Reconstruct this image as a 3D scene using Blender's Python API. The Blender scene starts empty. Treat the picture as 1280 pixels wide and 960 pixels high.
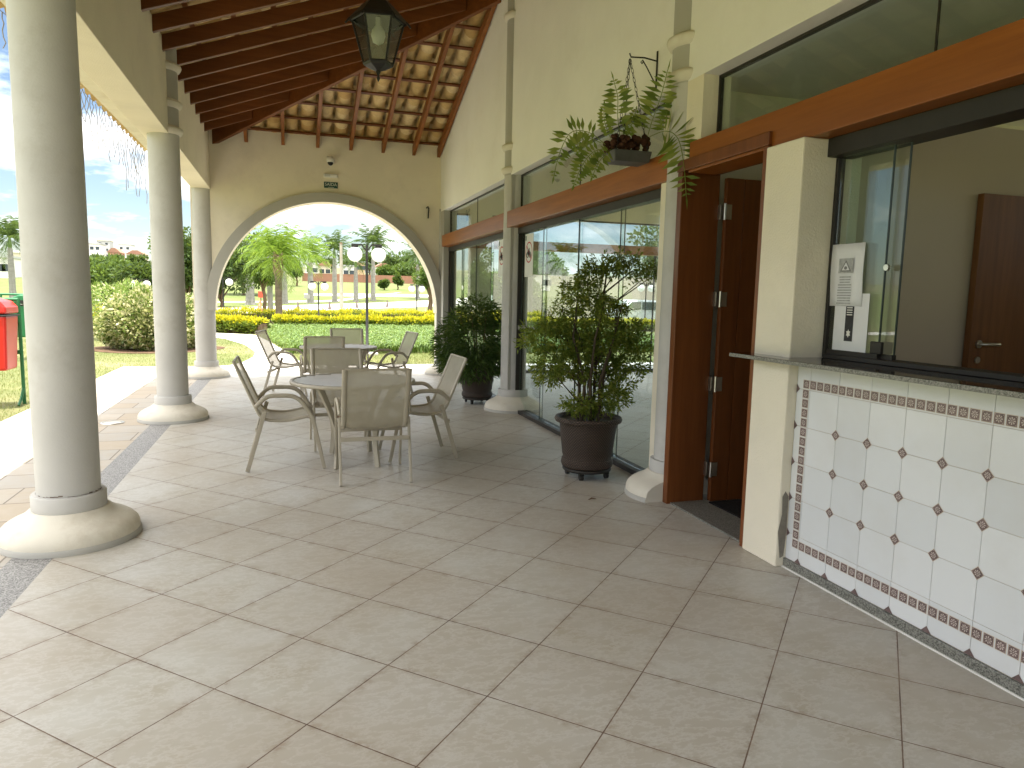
import bpy, bmesh, math, random
import numpy as np
from mathutils import Vector, Matrix
random.seed(7)
rng = np.random.default_rng(11)
PI = math.pi
sc = bpy.context.scene
COL = sc.collection

# ------------------------------------------------------------------ camera
CAM_H = 1.458
FPX = 888.0                      # focal length for a 1280 px wide picture
PITCH, ROLL, YAW = math.radians(7.006), math.radians(1.194), math.radians(17.5)
FW = np.array([math.sin(YAW)*math.cos(PITCH), math.cos(YAW)*math.cos(PITCH), -math.sin(PITCH)])
_r = np.array([math.cos(YAW), -math.sin(YAW), 0.0]); _u = np.cross(_r, FW)
RT = math.cos(ROLL)*_r + math.sin(ROLL)*_u
UP = -math.sin(ROLL)*_r + math.cos(ROLL)*_u
CP = np.array([0, 0, CAM_H])
cam_data = bpy.data.cameras.new('camera')
cam = bpy.data.objects.new('camera', cam_data); COL.objects.link(cam)
cam_data.sensor_width = 36.0; cam_data.lens = FPX/1280*36
cam_data.clip_start = 0.05; cam_data.clip_end = 3000
cam.matrix_world = Matrix(((RT[0], UP[0], -FW[0], CP[0]), (RT[1], UP[1], -FW[1], CP[1]), (RT[2], UP[2], -FW[2], CP[2]), (0, 0, 0, 1)))
sc.camera = cam

TP = [(-1e4, -.06), (48, -.06), (85, .43), (150, 3.7), (260, 8.5), (430, 16), (650, 18), (1e4, 20)]
def terr(x, y):
    for (a, za), (b, zb) in zip(TP, TP[1:]):
        if y <= b:
            return za + (zb-za)*(y-a)/(b-a)
    return 20
def vray(px, py):
    return FW + RT*(px-640)/FPX - UP*(py-480)/FPX
def gp(px, py):
    """survey point: where the sight line through a pixel of the photograph meets the terrain"""
    d = vray(px, py); t = 2.0
    while t < 900:
        p = CP + d*t
        if p[2] < terr(p[0], p[1]): break
        t *= 1.004
    return float(p[0]), float(p[1])
def xat(px, y):
    d = vray(px, 365); return float(d[0]*y/d[1])
def zat(px, py, y):
    d = vray(px, py); return float(CAM_H + d[2]*y/d[1])

# ------------------------------------------------------------------ object bookkeeping
def tag(o, label=None, cat=None, group=None, kind=None):
    if label: o['label'] = label
    if cat: o['category'] = cat
    if group: o['group'] = group
    if kind: o['kind'] = kind
    return o
def thing(name, label, cat, loc=(0, 0, 0), rotz=0.0, group=None):
    o = bpy.data.objects.new(name, None); COL.objects.link(o)
    o.location = loc; o.rotation_euler = (0, 0, rotz); o.empty_display_size = .1
    return tag(o, label, cat, group)
def kids(o): return [c for c in bpy.data.objects if c.parent == o]
def copy_tree(o, loc=None, rotz=None, label=None, group=None, parent=None):
    c = o.copy(); COL.objects.link(c)
    if parent is not None: c.parent = parent
    if loc is not None: c.location = loc
    if rotz is not None: c.rotation_euler = (0, 0, rotz)
    if label: c['label'] = label
    if group: c['group'] = group
    for ch in kids(o): copy_tree(ch, parent=c)
    return c
def wloc(o):
    v = Vector((0, 0, 0))
    while o is not None:
        v = v + Vector(o.location); o = o.parent
    return v

# ------------------------------------------------------------------ mesh builder
class MB:
    def __init__(s): s.v = []; s.f = []; s.m = []; s.s = []; s.cur = 0
    def add(s, vs, fs, smooth=False):
        o = len(s.v); s.v += [tuple(map(float, v)) for v in vs]
        for f in fs:
            s.f.append(tuple(i+o for i in f)); s.m.append(s.cur); s.s.append(smooth)
        return s
    def box(s, x0, x1, y0, y1, z0, z1):
        v = [(x0, y0, z0), (x1, y0, z0), (x1, y1, z0), (x0, y1, z0), (x0, y0, z1), (x1, y0, z1), (x1, y1, z1), (x0, y1, z1)]
        return s.add(v, [(3, 2, 1, 0), (4, 5, 6, 7), (0, 1, 5, 4), (1, 2, 6, 5), (2, 3, 7, 6), (3, 0, 4, 7)])
    def obb(s, c, a, b, d):
        c, a, b, d = map(Vector, (c, a, b, d))
        v = [c-a-b-d, c+a-b-d, c+a+b-d, c-a+b-d, c-a-b+d, c+a-b+d, c+a+b+d, c-a+b+d]
        return s.add(v, [(3, 2, 1, 0), (4, 5, 6, 7), (0, 1, 5, 4), (1, 2, 6, 5), (2, 3, 7, 6), (3, 0, 4, 7)])
    def bar(s, p, q, w, h, up=(0, 0, 1)):
        p, q = Vector(p), Vector(q); d = (q-p); L = d.length; d.normalize()
        a = d.cross(Vector(up))
        if a.length < 1e-4: a = d.cross(Vector((1, 0, 0)))
        a.normalize(); b = a.cross(d)
        return s.obb((p+q)/2, d*(L/2), a*(w/2), b*(h/2))
    def tube(s, pts, r, n=8, flat=1.0, up=None):
        pts = [Vector(p) for p in pts]; rs = r if isinstance(r, (list, tuple)) else [r]*len(pts)
        ring = []; prev = None
        for i, p in enumerate(pts):
            t = (pts[min(i+1, len(pts)-1)]-pts[max(i-1, 0)])
            if t.length < 1e-7: t = Vector((0, 0, 1))
            t.normalize()
            if prev is None:
                ref = Vector(up) if up else (Vector((0, 0, 1)) if abs(t.z) < .9 else Vector((1, 0, 0)))
                a = t.cross(ref).normalized()
            else:
                a = (prev - t*prev.dot(t)).normalized()
            prev = a; b = t.cross(a)
            ring.append([p + a*(math.cos(2*PI*k/n)*rs[i]) + b*(math.sin(2*PI*k/n)*rs[i]*flat) for k in range(n)])
        v = [q for R in ring for q in R]; f = []
        for i in range(len(pts)-1):
            for k in range(n):
                f.append((i*n+k, i*n+(k+1) % n, (i+1)*n+(k+1) % n, (i+1)*n+k))
        s.add(v, f, True)
        s.add(ring[0], [tuple(range(n))[::-1]]); s.add(ring[-1], [tuple(range(n))])
        return s
    def lathe(s, prof, c, n=32, a0=0.0, a1=2*PI, caps=True):
        full = abs(a1-a0-2*PI) < 1e-6; m = n if full else n+1
        v = []
        for r, z in prof:
            for k in range(m):
                a = a0+(a1-a0)*k/n; v.append((c[0]+r*math.cos(a), c[1]+r*math.sin(a), c[2]+z))
        f = []
        for i in range(len(prof)-1):
            for k in range(n):
                k2 = (k+1) % m
                f.append((i*m+k, i*m+k2, (i+1)*m+k2, (i+1)*m+k))
        s.add(v, f, True)
        if full and caps:
            if prof[0][0] > 1e-4: s.add(v[:m], [tuple(range(m))[::-1]])
            if prof[-1][0] > 1e-4: s.add(v[-m:], [tuple(range(m))])
        return s
    def prism(s, poly, plane, d0, d1):
        n = len(poly)
        def P(a, b, d): return {'xz': (a, d, b), 'yz': (d, a, b), 'xy': (a, b, d)}[plane]
        v = [P(a, b, d0) for a, b in poly]+[P(a, b, d1) for a, b in poly]
        f = [tuple(range(n))[::-1], tuple(range(n, 2*n))]
        f += [(i, (i+1) % n, n+(i+1) % n, n+i) for i in range(n)]
        return s.add(v, f)
    def sphere(s, c, r, n=16, m=10, sc_=(1, 1, 1)):
        prof = [(r*math.sin(PI*i/m), -r*math.cos(PI*i/m)) for i in range(m+1)]
        v = []; f = []
        for q, z in prof:
            for k in range(n):
                a = 2*PI*k/n; v.append((c[0]+q*math.cos(a)*sc_[0], c[1]+q*math.sin(a)*sc_[1], c[2]+z*sc_[2]))
        for i in range(m):
            for k in range(n):
                f.append((i*n+k, i*n+(k+1) % n, (i+1)*n+(k+1) % n, (i+1)*n+k))
        return s.add(v, f, True)
    def quad(s, a, b, c, d): return s.add([a, b, c, d], [(0, 1, 2, 3)])
    def build(s, name, mats, parent=None, origin=None, bevel=0.0, seg=2, weld=False, fix=True):
        me = bpy.data.meshes.new(name)
        off = wloc(parent) if parent is not None else Vector(origin or (0, 0, 0))
        me.from_pydata([(a-off.x, b-off.y, c-off.z) for a, b, c in s.v], [], s.f)
        for p, mi, sm in zip(me.polygons, s.m, s.s): p.material_index = mi; p.use_smooth = sm
        for m in (mats if isinstance(mats, (list, tuple)) else [mats]): me.materials.append(m)
        if fix or weld:
            bm = bmesh.new(); bm.from_mesh(me)
            if weld: bmesh.ops.remove_doubles(bm, verts=bm.verts, dist=1e-5)
            if fix: bmesh.ops.recalc_face_normals(bm, faces=bm.faces)
            bm.to_mesh(me); bm.free()
        o = bpy.data.objects.new(name, me); COL.objects.link(o)
        if parent is not None: o.parent = parent
        else: o.location = off
        if bevel:
            b = o.modifiers.new('bevel', 'BEVEL'); b.width = bevel; b.segments = seg; b.limit_method = 'ANGLE'; b.angle_limit = math.radians(40)
            b.harden_normals = False
        return o

def quads_obj(name, V, mat, parent=None, origin=None):
    """V: N x 4 x 3 array of loose quads -> one mesh object"""
    V = np.asarray(V, dtype=np.float32)
    off = np.array(wloc(parent) if parent is not None else (origin or (0, 0, 0)), dtype=np.float32)
    n = len(V); me = bpy.data.meshes.new(name)
    me.vertices.add(n*4); me.vertices.foreach_set('co', (V.reshape(-1, 3)-off).ravel())
    me.loops.add(n*4); me.loops.foreach_set('vertex_index', np.arange(n*4, dtype=np.int32))
    me.polygons.add(n); me.polygons.foreach_set('loop_start', np.arange(0, n*4, 4, dtype=np.int32))
    me.update(calc_edges=True); me.validate()
    me.materials.append(mat)
    o = bpy.data.objects.new(name, me); COL.objects.link(o)
    if parent is not None: o.parent = parent
    else: o.location = tuple(float(q) for q in off)
    return o
def unit(a): return a/np.maximum(np.linalg.norm(a, axis=-1, keepdims=True), 1e-9)
def leaf_quads(c, axis, L, W, side=None):
    c = np.asarray(c); a = unit(np.asarray(axis)); n = len(c)
    L = np.broadcast_to(L, (n,))[:, None]; W = np.broadcast_to(W, (n,))[:, None]
    r = rng.normal(size=(n, 3)) if side is None else side
    s_ = unit(np.cross(a, r)); k = np.cross(s_, a)
    return np.stack([c, c+a*L*.45+s_*W*.5+k*W*.12, c+a*L, c+a*L*.45-s_*W*.5+k*W*.12], 1)
def blob_pts(ell, n, shell=.55):
    """points in a list of ellipsoids (cx,cy,cz,rx,ry,rz), denser towards the outside; returns points, outward directions"""
    w = np.array([e[3]*e[4]+e[4]*e[5]+e[3]*e[5] for e in ell]); w = w/w.sum()
    idx = rng.choice(len(ell), n, p=w); E = np.array(ell, float)[idx]
    d = unit(rng.normal(size=(n, 3))); rad = shell+(1-shell)*rng.random((n, 1))**.6
    return E[:, :3]+d*rad*E[:, 3:], d

# ------------------------------------------------------------------ materials
def nt(name):
    m = bpy.data.materials.new(name); m.use_nodes = True
    t = m.node_tree; t.nodes.clear()
    return m, t, t.nodes, t.links
def N(t, typ, **kw):
    n = t.nodes.new(typ)
    for k, v in kw.items():
        if k.startswith('i_'):
            key = k[2:]; key = int(key) if key.isdigit() else key.replace('_', ' ')
            n.inputs[key].default_value = v
        else: setattr(n, k, v)
    return n
def c4(c): return (c[0], c[1], c[2], 1)
def ramp(t, fac, stops):
    r = t.nodes.new('ShaderNodeValToRGB'); e = r.color_ramp.elements
    while len(e) < len(stops): e.new(.5)
    for q, (p, c) in zip(e, stops): q.position = p; q.color = c4(c)
    t.links.new(fac, r.inputs[0]); return r.outputs[0]
def mathn(t, op, a, b=None, clamp=False):
    n = t.nodes.new('ShaderNodeMath'); n.operation = op; n.use_clamp = clamp
    for i, q in enumerate((a, b)):
        if q is None: continue
        if isinstance(q, (int, float)): n.inputs[i].default_value = q
        else: t.links.new(q, n.inputs[i])
    return n.outputs[0]
def mixc(t, fac, a, b):
    n = t.nodes.new('ShaderNodeMix'); n.data_type = 'RGBA'
    for i, q in ((0, fac), (6, a), (7, b)):
        if isinstance(q, (int, float)): n.inputs[i].default_value = q
        elif isinstance(q, tuple): n.inputs[i].default_value = c4(q)
        else: t.links.new(q, n.inputs[i])
    return n.outputs[2]
def noise(t, co, scale, detail=4, rough=.55, stretch=None):
    if stretch:
        mp = N(t, 'ShaderNodeMapping'); mp.inputs['Scale'].default_value = stretch; t.links.new(co, mp.inputs[0]); co = mp.outputs[0]
    n = N(t, 'ShaderNodeTexNoise'); n.inputs['Scale'].default_value = scale; n.inputs['Detail'].default_value = detail; n.inputs['Roughness'].default_value = rough
    t.links.new(co, n.inputs['Vector']); return n.outputs[0]
def finish(m, t, col, rough=.6, bump=None, bstr=.2, bdist=.01, spec=.5, metal=0.0):
    p = N(t, 'ShaderNodeBsdfPrincipled'); o = N(t, 'ShaderNodeOutputMaterial')
    if isinstance(col, tuple): p.inputs['Base Color'].default_value = c4(col)
    else: t.links.new(col, p.inputs['Base Color'])
    if isinstance(rough, (int, float)): p.inputs['Roughness'].default_value = rough
    else: t.links.new(rough, p.inputs['Roughness'])
    p.inputs['Specular IOR Level'].default_value = spec; p.inputs['Metallic'].default_value = metal
    if bump is not None:
        b = N(t, 'ShaderNodeBump'); b.inputs['Strength'].default_value = bstr; b.inputs['Distance'].default_value = bdist
        t.links.new(bump, b.inputs['Height']); t.links.new(b.outputs[0], p.inputs['Normal'])
    t.links.new(p.outputs[0], o.inputs[0]); return m
def M(name, col, rough=.6, var=.12, scale=3.0, bscale=0, bstr=.2, bdist=.005, spec=.4, metal=0.0, fine=0.0, dirt=None, stretch=None):
    m, t, _, _ = nt(name)
    co = N(t, 'ShaderNodeTexCoord').outputs['Object']
    f = noise(t, co, scale, 5, .6, stretch)
    a = tuple(max(0, q*(1-var)) for q in col); b = tuple(min(1, q*(1+var)) for q in col)
    c = ramp(t, f, [(.3, a), (.7, b)])
    if fine:
        g = noise(t, co, scale*25, 2, .5)
        c = mixc(t, ramp(t, g, [(.35, (0, 0, 0)), (.65, (fine,)*3)]), c, tuple(q*.6 for q in col))
    if dirt:
        g = noise(t, co, dirt[1], 6, .7)
        c = mixc(t, ramp(t, g, [(.52, (0, 0, 0)), (.72, (dirt[2],)*3)]), c, dirt[0])
    bp = noise(t, co, bscale, 3, .6) if bscale else None
    return finish(m, t, c, rough, bp, bstr, bdist, spec, metal)
def wood(name, c1, c2, axis, rough=.45, fine=60.0):
    m, t, _, _ = nt(name)
    co = N(t, 'ShaderNodeTexCoord').outputs['Object']
    st = {'x': (.06, 1, 1), 'y': (1, .06, 1), 'z': (1, 1, .06)}[axis]
    f = noise(t, co, 22, 5, .65, st); g = noise(t, co, 4, 3, .5, tuple(q*.7 for q in st))
    c = ramp(t, f, [(.3, c1), (.7, c2)])
    c = mixc(t, ramp(t, g, [(.35, (0, 0, 0)), (.7, (.55,)*3)]), c, tuple(q*.62 for q in c1))
    return finish(m, t, c, rough, f, .12, .004, .35)
def leafmat(name, stops, trans=.3, rough=.5):
    m, t, _, _ = nt(name)
    g = N(t, 'ShaderNodeNewGeometry')
    c = ramp(t, g.outputs['Random Per Island'], stops)
    p = N(t, 'ShaderNodeBsdfPrincipled'); p.inputs['Roughness'].default_value = rough; p.inputs['Specular IOR Level'].default_value = .3
    t.links.new(c, p.inputs['Base Color'])
    tr = N(t, 'ShaderNodeBsdfTranslucent'); t.links.new(mixc(t, .35, c, (.35, .45, .05)), tr.inputs[0])
    mx = N(t, 'ShaderNodeMixShader'); mx.inputs[0].default_value = trans
    t.links.new(p.outputs[0], mx.inputs[1]); t.links.new(tr.outputs[0], mx.inputs[2])
    o = N(t, 'ShaderNodeOutputMaterial'); t.links.new(mx.outputs[0], o.inputs[0]); return m
def glass(name, tint=(.9, .95, .93), f0=.04, rough=0.0):
    m, t, _, _ = nt(name)
    g = N(t, 'ShaderNodeNewGeometry')
    d = N(t, 'ShaderNodeVectorMath', operation='DOT_PRODUCT'); t.links.new(g.outputs['Normal'], d.inputs[0]); t.links.new(g.outputs['Incoming'], d.inputs[1])
    c = mathn(t, 'ABSOLUTE', d.outputs['Value'])
    k = mathn(t, 'POWER', mathn(t, 'SUBTRACT', 1.0, c, True), 5.0)
    F = mathn(t, 'ADD', mathn(t, 'MULTIPLY', k, 1-f0), f0, True)
    a = N(t, 'ShaderNodeBsdfTransparent'); a.inputs[0].default_value = c4(tint)
    b = N(t, 'ShaderNodeBsdfGlossy'); b.inputs['Roughness'].default_value = rough; b.inputs[0].default_value = (1, 1, 1, 1)
    mx = N(t, 'ShaderNodeMixShader'); t.links.new(F, mx.inputs[0]); t.links.new(a.outputs[0], mx.inputs[1]); t.links.new(b.outputs[0], mx.inputs[2])
    o = N(t, 'ShaderNodeOutputMaterial'); t.links.new(mx.outputs[0], o.inputs[0]); return m

def tile_floor_mat(name):
    m, t, nodes, L = nt(name)
    T = .45; az = math.radians(44.68)
    A = Vector((math.sin(az), math.cos(az), 0)); B = Vector((math.cos(az), -math.sin(az), 0))
    P0 = -6.619*T*B + 3.773*T*A
    geo = N(t, 'ShaderNodeNewGeometry').outputs['Position']
    def axis(v):
        d = N(t, 'ShaderNodeVectorMath', operation='DOT_PRODUCT'); L.new(geo, d.inputs[0]); d.inputs[1].default_value = v
        return mathn(t, 'ADD', mathn(t, 'DIVIDE', d.outputs['Value'], T), -P0.dot(v)/T + 100)
    u, v = axis(B), axis(A)
    def edge(q):
        f = mathn(t, 'FRACT', q); return mathn(t, 'MINIMUM', f, mathn(t, 'SUBTRACT', 1.0, f)), mathn(t, 'FLOOR', q)
    eu, iu = edge(u); ev, iv = edge(v)
    e = mathn(t, 'MULTIPLY', mathn(t, 'MINIMUM', eu, ev), T)          # metres from the nearest joint
    cid = N(t, 'ShaderNodeCombineXYZ'); L.new(iu, cid.inputs[0]); L.new(iv, cid.inputs[1])
    wn = N(t, 'ShaderNodeTexWhiteNoise'); L.new(cid.outputs[0], wn.inputs['Vector'])
    shift = N(t, 'ShaderNodeVectorMath', operation='MULTIPLY_ADD'); L.new(wn.outputs['Color'], shift.inputs[0]); shift.inputs[1].default_value = (30, 30, 30); L.new(geo, shift.inputs[2])
    co = shift.outputs[0]
    n1 = noise(t, co, 3.2, 5, .6); n2 = noise(t, co, 9, 6, .7, (1, 1.8, 1)); n3 = noise(t, geo, .8, 4, .6); n4 = noise(t, geo, 14, 6, .75)
    base = ramp(t, n1, [(.28, (.415, .375, .30)), (.5, (.475, .455, .40)), (.72, (.52, .512, .475))])
    tone = mixc(t, mathn(t, 'MULTIPLY', wn.outputs['Value'], .75), base, (.45, .415, .36))
    vein = ramp(t, n2, [(.45, (0, 0, 0)), (.5, (.6,)*3), (.55, (0, 0, 0))])
    col = mixc(t, vein, tone, (.57, .555, .52))
    # brownish soiling: wide patches and along the joints
    soil = ramp(t, n3, [(.42, (0, 0, 0)), (.70, (.62,)*3)])
    col = mixc(t, soil, col, (.375, .315, .24))
    near = mathn(t, 'SUBTRACT', 1.0, mathn(t, 'DIVIDE', e, .045), True)
    js = mathn(t, 'MULTIPLY', near, ramp(t, n4, [(.46, (0, 0, 0)), (.72, (.8,)*3)]))
    col = mixc(t, js, col, (.25, .18, .12))
    wv = noise(t, geo, 40, 2, .5)
    gw = mathn(t, 'LESS_THAN', e, mathn(t, 'ADD', .0012, mathn(t, 'MULTIPLY', wv, .0022)))
    gt = ramp(t, noise(t, geo, 5, 3, .6), [(.35, (.10, .06, .045)), (.7, (.24, .17, .12))])
    col = mixc(t, gw, col, gt)
    ro = mathn(t, 'ADD', mathn(t, 'MULTIPLY', n2, .25), .27)
    hgt = mathn(t, 'ADD', mathn(t, 'MULTIPLY', mathn(t, 'MINIMUM', e, .006), 100.0), mathn(t, 'MULTIPLY', n2, .5))
    return finish(m, t, col, ro, hgt, .35, .003, .15)

def paver_mat(name):
    m, t, nodes, L = nt(name)
    geo = N(t, 'ShaderNodeNewGeometry').outputs['Position']
    b = N(t, 'ShaderNodeTexBrick'); b.offset = .4; b.squash = 1
    b.inputs['Scale'].default_value = 1; b.inputs['Brick Width'].default_value = .62; b.inputs['Row Height'].default_value = .42
    b.inputs['Mortar Size'].default_value = .006; b.inputs['Color1'].default_value = (0, 0, 0, 1); b.inputs['Color2'].default_value = (1, 1, 1, 1); b.inputs['Mortar'].default_value = (.5, .5, .5, 1)
    L.new(geo, b.inputs['Vector'])
    c = ramp(t, b.outputs['Color'], [(0, (.37, .315, .25)), (.35, (.47, .405, .325)), (.65, (.42, .40, .37)), (1, (.50, .445, .37))])
    c = mixc(t, ramp(t, noise(t, geo, 6, 5, .7), [(.4, (0, 0, 0)), (.7, (.5,)*3)]), c, (.42, .34, .24))
    c = mixc(t, b.outputs['Fac'], c, (.22, .19, .16))
    return finish(m, t, c, .75, noise(t, geo, 30, 4, .6), .3, .006, .25)
def granite_mat(name, dark, light, scale, rough):
    m, t, nodes, L = nt(name)
    geo = N(t, 'ShaderNodeNewGeometry').outputs['Position']
    v = N(t, 'ShaderNodeTexVoronoi'); v.inputs['Scale'].default_value = scale; L.new(geo, v.inputs['Vector'])
    bw = N(t, 'ShaderNodeRGBToBW'); L.new(v.outputs['Color'], bw.inputs[0])
    c = ramp(t, bw.outputs[0], [(.2, dark), (.45, tuple((a+b)/2 for a, b in zip(dark, light))), (.8, light)])
    return finish(m, t, c, rough, None, spec=.5)
def grass_mat(name, far=False):
    m, t, nodes, L = nt(name)
    geo = N(t, 'ShaderNodeNewGeometry').outputs['Position']
    a = noise(t, geo, .35, 5, .65); b = noise(t, geo, 6, 4, .7); d = noise(t, geo, .05, 3, .5)
    c = ramp(t, a, [(.3, (.085, .105, .035)), (.5, (.155, .155, .068)), (.68, (.27, .235, .13))])
    c = mixc(t, ramp(t, b, [(.4, (0, 0, 0)), (.7, (.6,)*3)]), c, (.10, .12, .032))
    c = mixc(t, ramp(t, d, [(.4, (0, 0, 0)), (.65, (.55,)*3)]), c, (.11, .155, .032))
    sp = N(t, 'ShaderNodeSeparateXYZ'); L.new(geo, sp.inputs[0])
    c = mixc(t, ramp(t, mathn(t, 'DIVIDE', sp.outputs[1], 100.0, True), [(.33, (0, 0, 0)), (.46, (.7,)*3)]), c, ramp(t, b, [(.35, (.075, .115, .03)), (.65, (.14, .165, .05))]))
    fr = ramp(t, mathn(t, 'DIVIDE', sp.outputs[1], 400.0, True), [(.30, (0, 0, 0)), (.5, (.85,)*3)])
    c = mixc(t, fr, c, ramp(t, noise(t, geo, .03, 5, .7), [(.35, (.07, .085, .04)), (.65, (.20, .175, .11))]))
    return finish(m, t, c, .9, b, .6, .04, .15)

MAT = {}
MAT['stucco'] = M('cream_stucco_pale', (.86, .845, .82), .85, .035, 1.2, 90, .55, .006, .2, dirt=((.74, .71, .65), 1.1, .35))
MAT['stucco_pale'] = MAT['stucco']
MAT['stucco'] = M('cream_stucco', (.81, .745, .61), .85, .05, 1.2, 90, .55, .006, .2, dirt=((.60, .54, .45), 1.1, .38))
MAT['stucco_in'] = M('interior_cream_paint', (.70, .66, .58), .8, .04, 1.0, 60, .15, .004, .2)
MAT['room'] = M('taupe_room_paint', (.54, .465, .375), .8, .04, 1.0, 60, .12, .004, .2)
MAT['column'] = M('grey_column_paint', (.53, .515, .49), .7, .07, 2.0, 70, .3, .004, .25, dirt=((.36, .33, .28), 2.2, .42))
MAT['colring'] = M('cream_moulding_paint', (.68, .635, .54), .7, .07, 2.5, 60, .25, .004, .25, dirt=((.42, .34, .24), 3.0, .5))
MAT['band'] = M('grey_arch_band_paint', (.44, .425, .39), .75, .05, 2.0, 70, .3, .004, .2)
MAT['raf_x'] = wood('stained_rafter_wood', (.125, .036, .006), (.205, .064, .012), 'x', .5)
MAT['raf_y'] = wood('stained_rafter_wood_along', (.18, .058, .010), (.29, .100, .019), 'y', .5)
MAT['lintel'] = wood('varnished_lintel_wood', (.255, .076, .011), (.40, .132, .023), 'y', .35)
MAT['door'] = wood('varnished_door_wood', (.115, .034, .009), (.20, .064, .016), 'z', .35)
MAT['jamb'] = wood('varnished_jamb_wood', (.145, .043, .011), (.225, .073, .019), 'z', .35)
MAT['indoor'] = wood('dark_inner_door_wood', (.15, .06, .02), (.24, .10, .034), 'z', .5)
MAT['glass'] = glass('clear_glass')
MAT['tinted'] = glass('grey_tinted_glass', (.80, .825, .85), .05)
MAT['lampglass'] = glass('lantern_glass', (.62, .66, .62), .06, .12)
MAT['edge'] = M('dark_aluminium', (.035, .031, .027), .5, .1, 5, spec=.3, metal=.2)
MAT['gedge'] = M('dark_glass_edge', (.03, .045, .04), .3, .1, 5)
MAT['alu'] = M('grey_aluminium', (.35, .34, .32), .4, .1, 5, metal=.4)
MAT['steel'] = M('brushed_steel', (.6, .58, .54), .3, .08, 20, metal=1.0)
MAT['black'] = M('black_painted_iron', (.018, .017, .016), .5, .2, 10, 80, .2, .002)
MAT['tile'] = tile_floor_mat('beige_stone_tile')
MAT['paver'] = paver_mat('mixed_stone_paving')
MAT['strip'] = granite_mat('grey_granite_strip', (.12, .115, .11), (.36, .35, .335), 160, .6)
MAT['slab'] = granite_mat('dark_granite_slab', (.014, .013, .012), (.075, .066, .055), 280, .06)
MAT['kick'] = granite_mat('green_grey_granite', (.07, .07, .06), (.27, .265, .235), 210, .35)
MAT['grass'] = grass_mat('lawn_grass')
MAT['conc'] = M('pale_concrete_path', (.62, .59, .54), .85, .08, .7, 40, .3, .006, .2, dirt=((.42, .38, .32), 1.5, .4))
MAT['road'] = M('pale_concrete_road', (.50, .48, .43), .9, .08, .3, 20, .3, .01, .2)
def wtile():
    m, t, nodes, L = nt('glossy_white_tile')
    g = N(t, 'ShaderNodeNewGeometry')
    c = ramp(t, g.outputs['Random Per Island'], [(0, (.65, .665, .68)), (.5, (.71, .725, .74)), (1, (.735, .745, .755))])
    n = noise(t, g.outputs['Position'], 2.5, 5, .65)
    c = mixc(t, ramp(t, n, [(.45, (0, 0, 0)), (.75, (.3,)*3)]), c, (.58, .55, .50))
    return finish(m, t, c, mathn(t, 'ADD', mathn(t, 'MULTIPLY', noise(t, g.outputs['Position'], 9, 3, .6), .2), .06), noise(t, g.outputs['Position'], 7, 2, .5), .10, .004, .55)
MAT['wtile'] = wtile()
MAT['grout'] = M('beige_grout', (.55, .47, .38), .8, .1, 8)
MAT['motif'] = M('purple_brown_tile_glaze', (.165, .115, .110), .2, .25, 30)
MAT['motif2'] = M('pale_tile_glaze', (.52, .44, .40), .2, .1, 30)
MAT['chair'] = M('beige_painted_aluminium', (.42, .375, .295), .42, .08, 6, spec=.4)
MAT['slats'] = M('pale_table_slats', (.60, .58, .54), .35, .06, 6, spec=.5)
MAT['white'] = M('white_plastic', (.75, .74, .70), .4, .04, 6)
MAT['paper'] = M('white_paper', (.74, .74, .77), .8, .03, 6)
MAT['ink'] = M('grey_printing_ink', (.22, .22, .23), .8, .2, 40)
MAT['inkd'] = M('black_printing_ink', (.03, .03, .035), .6, .2, 40)
MAT['redink'] = M('red_printing_ink', (.50, .05, .05), .6, .1, 40)
MAT['mat'] = M('dark_fibre_mat', (.022, .02, .019), .95, .4, 60, 200, .8, .01, .1)
MAT['wicker'] = None
MAT['soil'] = M('dark_potting_soil', (.05, .03, .02), .95, .4, 30, 60, 1, .02, .1)
MAT['bark'] = M('brown_bark', (.16, .11, .07), .9, .3, 6, 30, .8, .02, .1, stretch=(1, 1, .3))
MAT['mulch'] = M('red_brown_mulch', (.13, .082, .052), .95, .35, 5, 40, .9, .03, .1)
def wicker():
    m, t, nodes, L = nt('dark_wicker')
    co = N(t, 'ShaderNodeTexCoord').outputs['Object']
    sx = N(t, 'ShaderNodeSeparateXYZ'); L.new(co, sx.inputs[0])
    ang = mathn(t, 'ARCTAN2', sx.outputs[1], sx.outputs[0])
    row = mathn(t, 'FLOOR', mathn(t, 'MULTIPLY', sx.outputs[2], 88.0))
    a = mathn(t, 'SINE', mathn(t, 'ADD', mathn(t, 'MULTIPLY', ang, 64.0), mathn(t, 'MULTIPLY', row, PI)))
    z = mathn(t, 'ABSOLUTE', mathn(t, 'SINE', mathn(t, 'MULTIPLY', sx.outputs[2], 88*PI)))
    h = mathn(t, 'MULTIPLY', z, mathn(t, 'ADD', mathn(t, 'MULTIPLY', a, .4), .6))
    c = ramp(t, h, [(.1, (.018, .012, .009)), (.6, (.075, .048, .034)), (1, (.13, .088, .062))])
    return finish(m, t, c, .5, h, .9, .006, .4)
MAT['wicker'] = wicker()
def rooftile():
    m, t, nodes, L = nt('clay_roof_tile')
    g = N(t, 'ShaderNodeNewGeometry')
    c = ramp(t, g.outputs['Random Per Island'], [(0, (.50, .31, .11)), (.3, (.64, .46, .21)), (.6, (.76, .60, .34)), (1, (.60, .39, .14))])
    n = noise(t, g.outputs['Position'], 14, 5, .7)
    c = mixc(t, ramp(t, n, [(.45, (0, 0, 0)), (.75, (.5,)*3)]), c, (.33, .20, .09))
    return finish(m, t, c, .8, n, .25, .004, .2)
MAT['clay'] = rooftile()
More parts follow.
